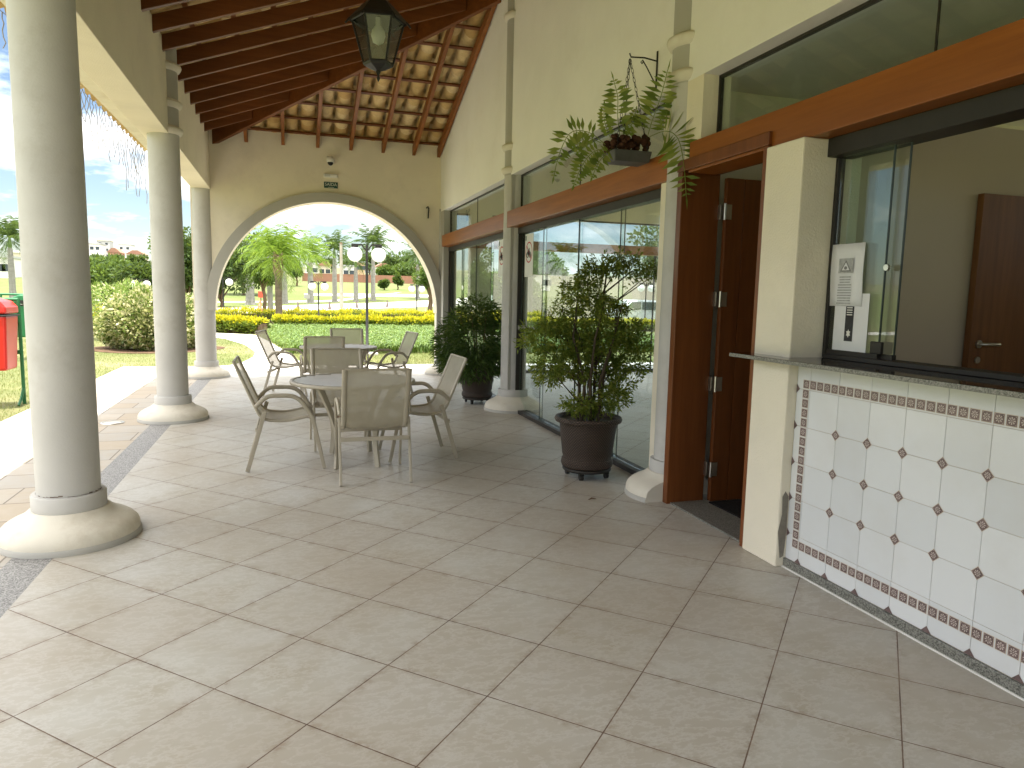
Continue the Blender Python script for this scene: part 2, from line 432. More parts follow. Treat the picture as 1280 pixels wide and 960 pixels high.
def sling():
    m, t, nodes, L = nt('beige_mesh_fabric')
    co = N(t, 'ShaderNodeTexCoord').outputs['Object']
    n = noise(t, co, 8, 3, .5)
    c = ramp(t, n, [(.3, (.42, .38, .29)), (.7, (.48, .44, .345))])
    p = N(t, 'ShaderNodeBsdfPrincipled'); p.inputs['Roughness'].default_value = .65; L.new(c, p.inputs['Base Color'])
    tl = N(t, 'ShaderNodeBsdfTranslucent'); L.new(c, tl.inputs[0])
    m1 = N(t, 'ShaderNodeMixShader'); m1.inputs[0].default_value = .25; L.new(p.outputs[0], m1.inputs[1]); L.new(tl.outputs[0], m1.inputs[2])
    tr = N(t, 'ShaderNodeBsdfTransparent')
    mx = N(t, 'ShaderNodeMixShader'); mx.inputs[0].default_value = .16; L.new(m1.outputs[0], mx.inputs[1]); L.new(tr.outputs[0], mx.inputs[2])
    o = N(t, 'ShaderNodeOutputMaterial'); L.new(mx.outputs[0], o.inputs[0]); return m
MAT['sling'] = sling()

# ------------------------------------------------------------------ light
SUN_EL, SUN_AZ = math.radians(82), math.radians(190)      # azimuth from +Y towards +X
sd = Vector((math.cos(SUN_EL)*math.sin(SUN_AZ), math.cos(SUN_EL)*math.cos(SUN_AZ), math.sin(SUN_EL)))
sun = bpy.data.lights.new('sun', 'SUN'); sun.energy = 3.3; sun.angle = math.radians(.5); sun.color = (1, .955, .88)
so = bpy.data.objects.new('sun', sun); COL.objects.link(so); so.rotation_euler = (-sd).to_track_quat('-Z', 'Y').to_euler(); so.location = (0, 0, 30)
w = bpy.data.worlds.new('World'); sc.world = w; w.use_nodes = True
t = w.node_tree; t.nodes.clear()
sky = N(t, 'ShaderNodeTexSky'); sky.sky_type = 'NISHITA'; sky.sun_disc = False; sky.sun_elevation = SUN_EL; sky.sun_rotation = SUN_AZ
sky.air_density = 1.0; sky.dust_density = .4; sky.ozone_density = 1.0
tc = N(t, 'ShaderNodeTexCoord')
# soft fair-weather clouds low in the sky, added bright ones above the view
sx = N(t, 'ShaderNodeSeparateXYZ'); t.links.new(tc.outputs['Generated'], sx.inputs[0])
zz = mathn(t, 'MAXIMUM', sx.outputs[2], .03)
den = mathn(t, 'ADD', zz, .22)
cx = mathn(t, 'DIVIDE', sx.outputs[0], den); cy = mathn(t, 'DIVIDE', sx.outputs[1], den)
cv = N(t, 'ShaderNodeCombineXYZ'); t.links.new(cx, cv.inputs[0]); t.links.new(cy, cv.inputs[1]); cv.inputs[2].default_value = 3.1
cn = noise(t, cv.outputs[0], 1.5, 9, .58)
# thin cloud low down; thicker, brighter cloud added overhead, unseen, to light the verandah
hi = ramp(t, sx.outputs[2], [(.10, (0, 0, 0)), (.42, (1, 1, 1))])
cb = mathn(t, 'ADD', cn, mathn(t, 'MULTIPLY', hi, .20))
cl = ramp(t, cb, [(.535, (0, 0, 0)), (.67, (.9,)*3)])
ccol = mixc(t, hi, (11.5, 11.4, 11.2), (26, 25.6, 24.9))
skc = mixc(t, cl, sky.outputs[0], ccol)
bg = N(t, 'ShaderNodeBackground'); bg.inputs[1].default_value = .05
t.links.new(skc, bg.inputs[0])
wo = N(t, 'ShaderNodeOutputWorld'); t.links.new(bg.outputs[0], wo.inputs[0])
sc.view_settings.view_transform = 'Standard'; sc.view_settings.look = 'None'
sc.view_settings.exposure = 1.9; sc.view_settings.gamma = 1.0
sc.view_settings.use_curve_mapping = False
sc.render.engine = 'CYCLES'
cy_ = sc.cycles
cy_.use_denoising = True
cy_.max_bounces = 12; cy_.diffuse_bounces = 6; cy_.glossy_bounces = 5; cy_.transparent_max_bounces = 16
cy_.caustics_reflective = False; cy_.caustics_refractive = False; cy_.sample_clamp_indirect = 8.0
# =================================================================== SETTING: floor, paving
def slab(name, x0, x1, y0, y1, z0, z1, mat, kind='structure'):
    o = MB().box(x0, x1, y0, y1, z0, z1).build(name, mat, origin=((x0+x1)/2, (y0+y1)/2, z0)); tag(o, kind=kind); return o
slab('verandah_floor', -1.24, 2.75, -6, 12.92, -.16, 0, MAT['tile'])
slab('granite_strip', -1.45, -1.2405, -6, 12.92, -.16, -.001, MAT['strip'])
slab('stone_paving', -3.0, -1.4505, -6, 14.9, -.16, -.002, MAT['paver'])
slab('rear_paving', -1.4495, 9.5, 12.9205, 14.9, -.16, -.003, MAT['conc'])
slab('indoor_floor', 2.7505, 9.2, -3.8, 12.92, -.16, -.002, MAT['tile'])

# =================================================================== COLUMNS
PROF_BASE_G = [(.372, 0), (.372, .022), (.366, .033)]
PROF_BASE_C = [(.364, .033), (.364, .052), (.356, .078), (.332, .104), (.300, .124), (.278, .134), (.254, .146), (.230, .160), (.214, .176), (.204, .186)]
PROF_COL = [(.192, .186), (.193, .19), (.193, .268), (.187, .276)]
def clip_y(o, y):
    bm = bmesh.new(); bm.from_mesh(o.data); oy = wloc(o).y
    r = bmesh.ops.bisect_plane(bm, geom=bm.verts[:]+bm.edges[:]+bm.faces[:], plane_co=(0, y-oy, 0), plane_no=(0, -1, 0), clear_outer=True)
    ed = [e for e in r['geom_cut'] if isinstance(e, bmesh.types.BMEdge)]
    bmesh.ops.contextual_create(bm, geom=ed) if ed else None
    bm.to_mesh(o.data); bm.free()
def column(x, y, zs, top, rings, label, cut=None):
    t = thing('round_column', label, 'column', (x, y, 0), 0, 'round grey verandah columns')
    g = MB().lathe(PROF_BASE_G, (x, y, 0), 48).build('base_ring', MAT['band'], t)
    MB().lathe(PROF_BASE_C, (x, y, 0), 48).build('base_moulding', MAT['colring'], t)
    MB().lathe(PROF_COL, (x, y, 0), 40).build('collar', MAT['column'], t)
    sh = [(.164, .276), (.164, 1.0), (.163, 2.0), (.159, zs)]
    MB().lathe(sh, (x, y, 0), 40).build('shaft', MAT['column'], t)
    if top > zs: MB().lathe([(.160, zs), (.160, top)], (x, y, 0), 40).build('upper_shaft', MAT['band'], t)
    for z in rings:
        MB().lathe([(.161, z-.05), (.182, z-.042), (.196, z-.02), (.204, z), (.200, z+.018), (.178, z+.03), (.161, z+.04)], (x, y, 0), 40, caps=False).build('ring_moulding', MAT['colring'], t)
    if cut is not None:
        for o in kids(t)[:3]: clip_y(o, cut)
        dd = abs(y-cut); pr = [(r_, z_) for r_, z_ in PROF_BASE_G+PROF_BASE_C[1:]+PROF_COL[1:] if r_ > dd]
        left = [(x-math.sqrt(r_*r_-dd*dd), z_) for r_, z_ in pr]
        e = MB(); e.add([(a, cut-.001, z_) for a, z_ in left]+[(x, cut-.001, left[-1][1]), (x, cut-.001, 0)], [tuple(range(len(left)+2))])
        e.build('base_end', MAT['colring'], t, fix=False)
    return t
column(-1.245, 4.64, 3.11, 4.0, [], 'nearest grey column, with cracked paint above its cream base')
column(-1.262, 8.73, 3.11, 4.1, [3.165, 3.44, 3.82], 'grey column in front of the round variegated bush')
column(-1.34, 12.98, 3.11, 3.95, [], 'grey column at the left foot of the arch')
column(2.765, 4.63, 2.95, 5.2, [3.01, 3.25, 4.84], 'grey column between the glass front and the wooden door', 4.464)
column(2.765, 8.73, 2.95, 5.2, [3.02, 3.30, 4.84], 'grey column between two glass fronts behind the dense potted bush')
column(2.765, 12.98, 2.95, 3.0, [], 'grey column at the right foot of the arch')
# worn paint: a thin chipped dark line above the collar of the nearest column
ch = MB()
for k in range(46):
    a = 2*PI*k/46; 
    if random.random() < .72:
        r = .1655; z0 = .279+random.uniform(-.002, .004); h = random.uniform(.002, .010)
        a2 = a+2*PI/46
        ch.quad((-1.245+r*math.cos(a), 4.64+r*math.sin(a), z0), (-1.245+r*math.cos(a2), 4.64+r*math.sin(a2), z0), (-1.245+r*math.cos(a2), 4.64+r*math.sin(a2), z0+h*random.uniform(.3, 1)), (-1.245+r*math.cos(a), 4.64+r*math.sin(a), z0+h))
ch.build('paint_crack', M('bare_mortar', (.17, .13, .10), .9, .3, 30), bpy.data.objects['round_column'], fix=False)

# =================================================================== BEAM (left), with cornice
RZ = lambda x: 3.89 + .36*(x+1.19)          # underside of the rafters, left slope
RZY = lambda y: 3.88 + .36*(12.95-y)        # underside of the rafters, far slope
b = MB().prism([(-1.475, 3.11), (-1.19, 3.11), (-1.19, RZ(-1.19)+.15), (-1.475, RZ(-1.475)+.15)], 'xz', -6, 12.9)
beam = b.build('verandah_beam', MAT['stucco'], origin=(-1.33, 4, 3.11), bevel=.006)
tag(beam, 'long cream plastered beam resting on the round columns', 'beam')
c = MB().box(-1.62, -1.476, -6, 13.3, 3.50, 3.64)
c.box(-2.06, -1.621, -6, 13.3, 3.615, 3.64)
c.build('eave_soffit', MAT['colring'], beam)

# =================================================================== ARCH WALL
AX, AZ, RO, RI = .71, 1.13, 2.03, 1.87
poly = [(-1.5, AZ), (AX-RI-.02, AZ)]
na = 56
poly += [(AX-(RI+.02)*math.cos(PI*k/na), AZ+(RI+.02)*math.sin(PI*k/na)) for k in range(1, na)]
poly += [(AX+RI+.02, AZ), (AX+RI+.02, 0.0), (2.95, 0.0), (2.95, 4.12), (-1.19, 4.12), (-1.5, 3.98)]
aw = MB().prism(poly, 'xz', 12.9, 13.14).build('arch_wall', MAT['stucco'], origin=(AX, 13, 0))
tag(aw, 'cream plastered end wall pierced by a wide round arch', 'wall')
bd = MB()
for k in range(na):
    a0, a1 = PI*k/na, PI*(k+1)/na
    P = lambda r, a, y: (AX-r*math.cos(a), y, AZ+r*math.sin(a))
    bd.quad(P(RI, a0, 12.83), P(RI, a1, 12.83), P(RO, a1, 12.83), P(RO, a0, 12.83))
    bd.quad(P(RO, a0, 12.83), P(RO, a1, 12.83), P(RO, a1, 12.899), P(RO, a0, 12.899))
bd.quad(P(RI, 0, 12.83), P(RO, 0, 12.83), P(RO, 0, 12.899), P(RI, 0, 12.899))
bd.box(AX+RI, AX+RO, 12.83, 12.899, .0, AZ)
bd.build('arch_band', MAT['band'], aw, weld=True)
so_ = MB()
for k in range(na):
    a0, a1 = PI*k/na, PI*(k+1)/na
    so_.quad(P(RI, a0, 12.83), P(RI, a1, 12.83), P(RI, a1, 13.17), P(RI, a0, 13.17))
so_.quad(P(RI, 0, 12.83), P(RI, 0, 13.17), P(RI+.03, 0, 13.17), P(RI+.03, 0, 12.83))
so_.build('arch_soffit', MAT['stucco'], aw)

# fittings on the arch wall
t = thing('dome_camera', 'small white security camera above the exit sign', 'security camera', (.72, 12.9, 3.68))
MB().tube([(.72, 12.9, 3.66), (.72, 12.86, 3.66), (.72, 12.80, 3.60), (.72, 12.80, 3.66)], .014, 8).build('bracket', MAT['white'], t)
MB().lathe([(.0, .10), (.05, .095), (.066, .06), (.066, .02), (.06, .0)], (.72, 12.79, 3.655), 20).build('housing', MAT['white'], t)
MB().sphere((.72, 12.785, 3.65), .048, 16, 10).build('lens_dome', MAT['black'], t)
t = thing('emergency_light', 'white emergency light box between the camera and exit sign', 'emergency light', (.72, 12.9, 3.44))
MB().box(.61, .84, 12.85, 12.899, 3.42, 3.475).build('housing', MAT['white'], t, bevel=.008)
MB().box(.63, .72, 12.845, 12.8495, 3.43, 3.465).build('diffuser', M('frosted_plastic', (.6, .6, .58), .3, .02), t)
t = thing('exit_sign', 'small dark green sign with the word SAÍDA above the arch', 'sign', (.72, 12.9, 3.28))
SG = M('dark_green_sign', (.015, .075, .06), .45, .1, 8)
MB().box(.615, .845, 12.885, 12.899, 3.245, 3.345).build('panel', SG, t)
def text_mesh(s, size, mat, name, parent, mw, ext=.001):
    cu = bpy.data.curves.new('txt', 'FONT'); cu.body = s; cu.size = size; cu.extrude = ext; cu.align_x = 'CENTER'; cu.align_y = 'CENTER'; cu.resolution_u = 3
    o = bpy.data.objects.new('txt', cu); COL.objects.link(o)
    bpy.context.view_layer.update()
    me = bpy.data.meshes.new_from_object(o.evaluated_get(bpy.context.evaluated_depsgraph_get()))
    bpy.data.objects.remove(o); me.transform(mw)
    off = wloc(parent); me.transform(Matrix.Translation(-off))
    me.materials.clear(); me.materials.append(mat); me.name = name
    q = bpy.data.objects.new(name, me); COL.objects.link(q); q.parent = parent; return q
RX = Matrix.Rotation(PI/2, 4, 'X')
text_mesh('SAÍDA', .072, MAT['white'], 'lettering', t, Matrix.Translation((.73, 12.8835, 3.302)) @ RX)
MB().box(.68, .78, 12.8825, 12.8845, 3.252, 3.258).build('arrow', MAT['white'], t)
t = thing('wall_hook', 'thin black iron bracket on the cream wall right of the arch', 'bracket', (2.40, 12.9, 2.9))
MB().tube([(2.43, 12.89, 3.01), (2.42, 12.87, 2.90), (2.415, 12.86, 2.82)], .012, 6).build('rod', MAT['black'], t)
MB().tube([(2.385, 12.88, 3.0), (2.40, 12.80, 3.02), (2.42, 12.82, 2.94)], .010, 6).build('arm', MAT['black'], t)

# =================================================================== SIDE WALL (right)
WX0, WX1 = 2.65, 2.86
sw = thing('side_wall', 'long cream plastered building wall with glazed openings on the right', 'wall', (2.75, 5, 0))
MB().box(WX0, WX1, -3.8, 13.14, 2.95, 5.75).build('upper_wall', MAT['stucco_pale'], sw)
for (a, b_) in ((12.62, 12.899), (8.586, 8.88), (4.462, 4.83)):
    MB().box(WX0, WX1, a, b_, 0, 2.95).build('pier', MAT['stucco'] if a < 5 else MAT['band'], sw)
MB().box(WX0, WX1, 4.32, 4.4615, 2.512, 2.95).build('pier', MAT['stucco'], sw)
MB().box(WX0, WX1, -3.8, -.2, 0, 2.95).build('end_pier', MAT['stucco'], sw)
pl = MB().box(2.55, 2.93, 3.17, 3.475, 0, 2.309).build('pillar', MAT['stucco'], sw, bevel=.008)
ptch = MB()
pts = [(2.60, .03), (2.606, .12), (2.584, .19), (2.588, .28), (2.56, .34), (2.575, .42), (2.606, .43), (2.609, .03)]
ptch.add([(x, 3.1685, z) for x, z in [(2.553, .20), (2.575, .05), (2.60, .06), (2.608, .2), (2.607, .40), (2.585, .43), (2.567, .40), (2.572, .3)]], [tuple(range(8))])
ptch.build('mortar_patch', M('bare_cement', (.24, .215, .175), .95, .2, 20, 80, .5), sw, fix=False)

# ---------------- glazed bays
def bay(y0, y1, splits, label, lintel_y=None, lock=None):
    t = thing('glass_front', label, 'window', (2.78, (y0+y1)/2, 0), 0, 'glazed openings under wooden lintels')
    ly = lintel_y or (y0, y1)
    MB().box(2.618, 2.80, ly[0], ly[1], 2.31, 2.51).build('lintel', MAT['lintel'], t, bevel=.005)
    f = MB()
    f.box(2.74, 2.84, y0, y1, 2.235, 2.309)            # head track
    f.box(2.72, 2.845, y0, y1, 0.001, .045)
    f.box(2.745, 2.83, y0, y0+.035, .0455, 2.2345); f.box(2.745, 2.83, y1-.035, y1, .0455, 2.2345)
    f.build('track_frame', MAT['edge'], t, bevel=.003)
    g = MB()
    g.box(2.765, 2.795, y0, y1, 2.511, 2.527); g.box(2.765, 2.795, y0, y1, 2.932, 2.949)
    g.box(2.765, 2.795, y0, y0+.016, 2.5275, 2.9315); g.box(2.765, 2.795, y1-.016, y1, 2.5275, 2.9315)
    ym = (y0+y1)/2
    g.box(2.775, 2.787, ym-.004, ym+.004, 2.5275, 2.9315)
    g.build('transom_frame', MAT['edge'], t)
    MB().box(2.777, 2.784, y0+.017, ym-.005, 2.528, 2.931).build('transom_pane', MAT['glass'], t)
    MB().box(2.777, 2.784, ym+.005, y1-.017, 2.528, 2.931).build('transom_pane', MAT['glass'], t)
    s = [y0+.036]+list(splits)+[y1-.036]
    for i in range(len(s)-1):
        xo = 2.775+(i % 2)*.022
        a, b_ = s[i]-(.02 if i else 0), s[i+1]+(.02 if i < len(s)-2 else 0)
        p = MB().box(xo, xo+.008, a+.004, b_-.004, .046, 2.234).build('sliding_pane', MAT['glass'], t)
        e = MB(); e.box(xo-.001, xo+.009, a, a+.0039, .046, 2.234); e.box(xo-.001, xo+.009, b_-.0039, b_, .046, 2.234)
        e.build('pane_edge', MAT['gedge'], p)
    if lock:
        MB().box(2.750, 2.7735, 7.73, 8.53, 1.05, 1.105).build('lock_plate', MAT['steel'], t, bevel=.004)
    return t
bay(4.831, 8.585, [5.73, 6.71, 7.71], 'glass front between two columns with a no cycling sign on it', (4.66, 8.66), 8.25)
bay(8.881, 12.619, [9.9, 10.8, 11.7], 'farthest glass front beside the arch', (8.80, 12.62))
# transom above door and counter
tw = thing('transom_window', 'long dark transom window above the door and counter', 'window', (2.78, 2.2, 2.51))
MB().box(2.585, 2.80, -.2, 4.35, 2.31, 2.51).build('lintel', MAT['lintel'], tw, bevel=.005)
g = MB()
g.box(2.765, 2.795, -.2, 4.319, 2.511, 2.527); g.box(2.765, 2.795, -.2, 4.319, 2.932, 2.949); g.box(2.765, 2.795, 4.303, 4.319, 2.5275, 2.9315)
for y in (2.625, 1.0): g.box(2.776, 2.786, y-.004, y+.004, 2.5275, 2.9315)
g.build('transom_frame', MAT['edge'], tw)
for a, b_ in ((-.2, .995), (1.005, 2.62), (2.63, 4.302)):
    MB().box(2.777, 2.784, a, b_, 2.528, 2.931).build('transom_pane', MAT['glass'], tw)

# ---------------- wooden door
dr = thing('wooden_door', 'reddish brown plank door standing open inwards in its deep frame', 'door', (2.7, 4.0, 0))
f = MB()
f.box(2.57, 2.87, 4.40, 4.46, .0, 2.325); f.box(2.565, 2.87, 3.477, 3.525, .0, 2.325); f.box(2.562, 2.87, 3.477, 4.46, 2.3255, 2.40)
f.build('door_frame', MAT['jamb'], dr, bevel=.004)
lf = MB()
npl = 6; x0 = 2.895; wpl = .86/npl
for k in range(npl):
    lf.box(x0+k*wpl+.003, x0+(k+1)*wpl-.003, 4.352, 4.392, .012, 2.30)
lf.box(x0+.001, x0+.859, 4.360, 4.384, .014, 2.298)
leaf = lf.build('door_leaf', MAT['door'], dr, bevel=.003)
for z in (.25, .87, 1.47, 2.07):
    h = MB(); h.box(2.862, 2.894, 4.372, 4.399, z-.05, z+.05); h.tube([(2.884, 4.346, z-.055), (2.884, 4.346, z+.055)], .009, 8)
    h.box(2.8945, 2.94, 4.348, 4.3515, z-.05, z+.05)
    h.build('hinge', MAT['steel'], leaf)
MB().box(2.60, 2.87, 3.5255, 4.3995, .0005, .012).build('threshold', MAT['kick'], dr)
dm = MB().box(2.88, 3.62, 3.56, 4.34, .0, .016).build('door_mat', MAT['mat'], origin=(3.2, 3.95, 0)); tag(dm, 'dark mat on the floor just inside the open wooden door', 'mat')

# ---------------- counter
ct = thing('serving_counter', 'white tiled serving counter with a dark granite top', 'counter', (2.7, 1.7, 0))
MB().prism([(2.42, -.2), (2.95, -.2), (2.95, 3.168), (2.549, 3.168), (2.549, 3.52), (2.42, 3.52)], 'xy', 1.143, 1.166).build('countertop', MAT['slab'], ct, bevel=.004)
se = MB(); se.box(2.4175, 2.4195, -.2, 3.52, 1.145, 1.164); se.box(2.4195, 2.549, 3.5205, 3.5225, 1.145, 1.164)
se.build('slab_edge', MAT['kick'], ct)
MB().box(2.615, 2.85, -.2, 3.169, 0, 1.142).build('counter_body', MAT['grout'], ct)
MB().box(2.598, 2.6145, -.2, 3.169, .0, .052).build('granite_kick', MAT['kick'], ct, bevel=.003)
MB().box(2.592, 2.5975, -.2, 3.30, .0, .008).build('sealant', MAT['white'], ct)
PY = [2.86-.205*k for k in range(-1, 15)]           # vertical joints
PZ = [.0, .2, .4, .6, .8, 1.0, 1.135]
BT, BB, BL, BS = 1.03, .155, 3.095, .05             # border tile rows / column
p = MB()
ys = [3.168, 2.86+.205]+[2.86-.205*k for k in range(0, 15)]; ys = sorted(set(round(q, 4) for q in ys if q > -.2))
zs = [.053, .2, .4, .6, .8, 1.0, 1.142]
def in_border(a, b_, lo, hi): return not (b_ <= lo or a >= hi)
g_ = .0022
for i in range(len(ys)-1):
    for j in range(len(zs)-1):
        ya, yb, za, zb = ys[i]+g_/2, ys[i+1]-g_/2, zs[j]+g_/2, zs[j+1]-g_/2
        p.add([(2.611, ya, za), (2.611, yb, za), (2.611, yb, zb), (2.611, ya, zb), (2.6145, ya, za), (2.6145, yb, za), (2.6145, yb, zb), (2.6145, ya, zb)],
              [(0, 1, 2, 3), (0, 4, 5, 1), (1, 5, 6, 2), (2, 6, 7, 3), (3, 7, 4, 0)])
p.build('wall_tiles', MAT['wtile'], ct, bevel=.0012)
def motif(m, y, z, h, rot):
    c_, s_ = math.cos(rot), math.sin(rot)
    def R(a, b_, x): return (x, y+a*c_-b_*s_, z+a*s_+b_*c_)
    def sq(r, x, mi): m.cur = mi; m.add([R(-r, -r, x), R(r, -r, x), R(r, r, x), R(-r, r, x)], [(0, 1, 2, 3)])
    sq(h*1.14, 2.6098, 2); sq(h, 2.6094, 0)
    m.cur = 1
    # little flower: eight petals, an eye and corner specks
    for k in range(8):
        a = k*PI/4; r0, r1 = h*.28, h*.74
        m.add([R(r0*math.cos(a-.22), r0*math.sin(a-.22), 2.6090), R(r1*math.cos(a-.20), r1*math.sin(a-.20), 2.6090), R(r1*math.cos(a+.20), r1*math.sin(a+.20), 2.6090), R(r0*math.cos(a+.22), r0*math.sin(a+.22), 2.6090)], [(0, 1, 2, 3)])
    for k in range(4):
        a = k*PI/2+PI/4; q = h*1.18
        m.add([R(q*math.cos(a-.09), q*math.sin(a-.09), 2.6090), R(q*math.cos(a+.09), q*math.sin(a+.09), 2.6090), R(h*1.0*math.cos(a), h*1.0*math.sin(a), 2.6090)], [(0, 1, 2)])
    m.cur = 1; m.add([R(h*.13*math.cos(k*PI/3), h*.13*math.sin(k*PI/3), 2.6090) for k in range(6)], [tuple(range(6))])
bm_ = MB()
stp = .0513
n_y = int((BL+.2)/stp)
for k in range(n_y):
    motif(bm_, BL-k*stp, BT, .0205, 0); motif(bm_, BL-k*stp, BB, .0205, 0)
n_z = int(round((BT-BB)/stp))
for k in range(1, n_z):
    motif(bm_, BL, BB+(BT-BB)*k/n_z, .0205, 0)
bo = bm_.build('border_tiles', [MAT['motif'], MAT['motif2'], MAT['grout']], ct, fix=False); tag(bo, kind='stuff')
dm_ = MB()
for y in ys[1:-2]:
    if y > 2.9: continue
    for z in (.4, .6, .8): motif(dm_, y, z, .0185, PI/4)
for y in ys[1:]:
    if y > 3.1: continue
    y_ = y; q = .026
    dm_.cur = 0; dm_.add([(2.6094, y_-q, .054), (2.6094, y_+q, .054), (2.6094, y_, .054+q*1.1)], [(0, 1, 2)])
for z in (.2, .4, .6, .8, 1.0):
    q = .026
    dm_.cur = 0; dm_.add([(2.6094, 3.1675, z-q), (2.6094, 3.1675, z+q), (2.6094, 3.1675-q, z)], [(0, 1, 2)])
dm_.build('diamond_insets', [MAT['motif'], MAT['motif2'], MAT['grout']], ct, fix=False)['kind'] = 'stuff'

# ---------------- serving window
sv = thing('serving_window', 'sliding glass serving window standing half open above the counter', 'window', (2.78, 1.8, 1.166))
f = MB()
f.box(2.70, 2.86, -.2, 3.169, 2.215, 2.309); f.box(2.758, 2.806, 3.150, 3.169, 1.1665, 2.2145); f.box(2.735, 2.845, -.2, 3.1345, 1.1665, 1.19)
f.build('window_frame', MAT['edge'], sv, bevel=.003)
for i, (a, b_) in enumerate(((2.79, 3.134), (2.72, 3.09))):
    xo = 2.765+.025*i
    p_ = MB().box(xo, xo+.008, a+.005, b_, 1.215, 2.214).build('sliding_pane', MAT['glass'], sv)
    e = MB(); e.box(xo-.001, xo+.009, a, a+.0049, 1.215, 2.214); e.build('pane_edge', MAT['gedge'], p_)
    MB().box(xo-.008, xo+.016, a, b_, 1.19, 1.2148).build('bottom_rail', MAT['edge'], p_)
lk = MB(); lk.box(2.752, 2.772, 2.765, 2.835, 1.2155, 1.275); lk.build('latch', MAT['edge'], sv, bevel=.004)
MB().tube([(2.752, 2.775, 1.635), (2.766, 2.775, 1.635)], .015, 16).build('finger_pull', MAT['steel'], sv)

# ---------------- papers on the glass
t = thing('notice_sheet', 'white notice with a grey triangle emblem taped to the serving window', 'notice', (2.76, 3.03, 1.6))
nb = MB()
V = []
for j in range(7):
    for i in range(5):
        y = 3.145-.225*i/4-.004*j/6; z = 1.765-.32*j/6
        V.append((2.7615-.004*math.sin(i*1.5+j*.7)-.003, y, z))
F_ = [(j*5+i, j*5+i+1, (j+1)*5+i+1, (j+1)*5+i) for j in range(6) for i in range(4)]
nb.add(V, F_, True)
nb.build('paper', MAT['paper'], t, fix=False).modifiers.new('thick', 'SOLIDIFY').thickness = .0006
pr_ = MB(); X = 2.7525
pr_.add([(X, 3.085, 1.69), (X, 2.985, 1.69), (X, 2.985, 1.615), (X, 3.085, 1.615)], [(0, 1, 2, 3)])
pr_.cur = 1; X2 = 2.7520
pr_.add([(X2, 3.075, 1.622), (X2, 2.995, 1.622), (X2, 3.035, 1.682)], [(0, 1, 2)])
pr_.cur = 2; X3 = 2.7516
pr_.add([(X3, 3.062, 1.629), (X3, 3.008, 1.629), (X3, 3.035, 1.670)], [(0, 1, 2)])
pr_.cur = 1; X4 = 2.7512
pr_.add([(X4, 3.035+.011*math.cos(k*PI/5), 1.641+.009*math.sin(k*PI/5)) for k in range(10)], [tuple(range(10))])
pr_.cur = 0
for k in range(11):
    z = 1.598-.0135*k; wd = .05*(1 if k > 2 else .8)+random.uniform(-.006, 0)
    pr_.add([(X, 3.035+wd, z), (X, 3.035-wd, z), (X, 3.035-wd, z-.0065), (X, 3.035+wd, z-.0065)], [(0, 1, 2, 3)])
pr_.build('printing', [M('pale_ink', (.42, .42, .43), .8, .2, 60), MAT['ink'], MAT['paper']], t, fix=False)
t = thing('lower_sheet', 'plain white sheet hanging below the triangle notice', 'notice', (2.763, 2.99, 1.3))
MB().box(2.7625, 2.764, 2.87, 3.10, 1.195, 1.51).build('paper', MAT['paper'], t)
t = thing('dark_leaflet', 'narrow black leaflet over the plain white sheet on the serving window', 'leaflet', (2.76, 2.99, 1.35))
MB().box(2.7605, 2.762, 2.965, 3.02, 1.265, 1.455).build('paper', MAT['inkd'], t)
q = MB()
q.add([(2.7600, 2.9925+.016*math.cos(k*PI/6)*(1 if k % 2 else .6), 1.305+.022*math.sin(k*PI/6)*(1 if k % 2 else .6)) for k in range(12)], [tuple(range(12))])
q.build('emblem', MAT['white'], t, fix=False); q = MB()
for k in range(4):
    z = 1.44-.012*k; q.add([(2.7600, 3.012, z), (2.7600, 2.974, z), (2.7600, 2.974, z-.005), (2.7600, 3.012, z-.005)], [(0, 1, 2, 3)])
q.build('lettering', MAT['white'], t, fix=False)

def cycle_sign(y0, z0, z1, label):
    t = thing('no_cycling_sign', label, 'sign', (2.76, y0, z0), 0, 'no cycling signs on the glass fronts')
    wd = .30
    MB().box(2.764, 2.768, y0-wd/2, y0+wd/2, z0, z1).build('panel', MAT['white'], t)
    cz = z0+(z1-z0)*.57; R_ = .125
    m = MB(); n = 32
    for k in range(n):
        a, b_ = 2*PI*k/n, 2*PI*(k+1)/n
        m.add([(2.7632, y0+r*math.cos(g), cz+r*math.sin(g)) for r, g in ((R_, a), (R_, b_), (R_-.016, b_), (R_-.016, a))], [(0, 1, 2, 3)])
    m.add([(2.7628, y0+u_, cz+v_) for u_, v_ in ((.083, .071), (.071, .083), (-.083, -.071), (-.071, -.083))], [(0, 1, 2, 3)])
    m.build('prohibition_ring', MAT['redink'], t, fix=False)
    k_ = MB()
    for cy0 in (-.045, .045):
        k_.tube([(2.7615, y0+cy0+.032*math.cos(a*PI/8), cz-.03+.032*math.sin(a*PI/8)) for a in range(17)], .004, 4)
    for a, b_ in (((-.045, -.03), (-.015, .03)), ((-.015, .03), (.035, .03)), ((.035, .03), (.045, -.03)), ((-.045, -.03), (0, -.03)), ((0, -.03), (.035, .03)), ((-.015, .03), (0, -.03)), ((.035, .03), (.03, .05)), ((-.018, .03), (-.022, .048))):
        k_.tube([(2.7615, y0+a[0], cz+a[1]), (2.7615, y0+b_[0], cz+b_[1])], .0035, 4)
    k_.build('bicycle_symbol', MAT['inkd'], t)
    q = MB(); q.box(2.7630, 2.7638, y0+.10, y0+.135, z1-.075, z1-.02); q.build('corner_mark', SG, t)
    return t
cycle_sign(8.20, 1.70, 2.21, 'white no cycling sign on the glass beside the dense potted bush')
cycle_sign(9.35, 1.72, 2.22, 'white no cycling sign on the farthest glass front, half behind a column')

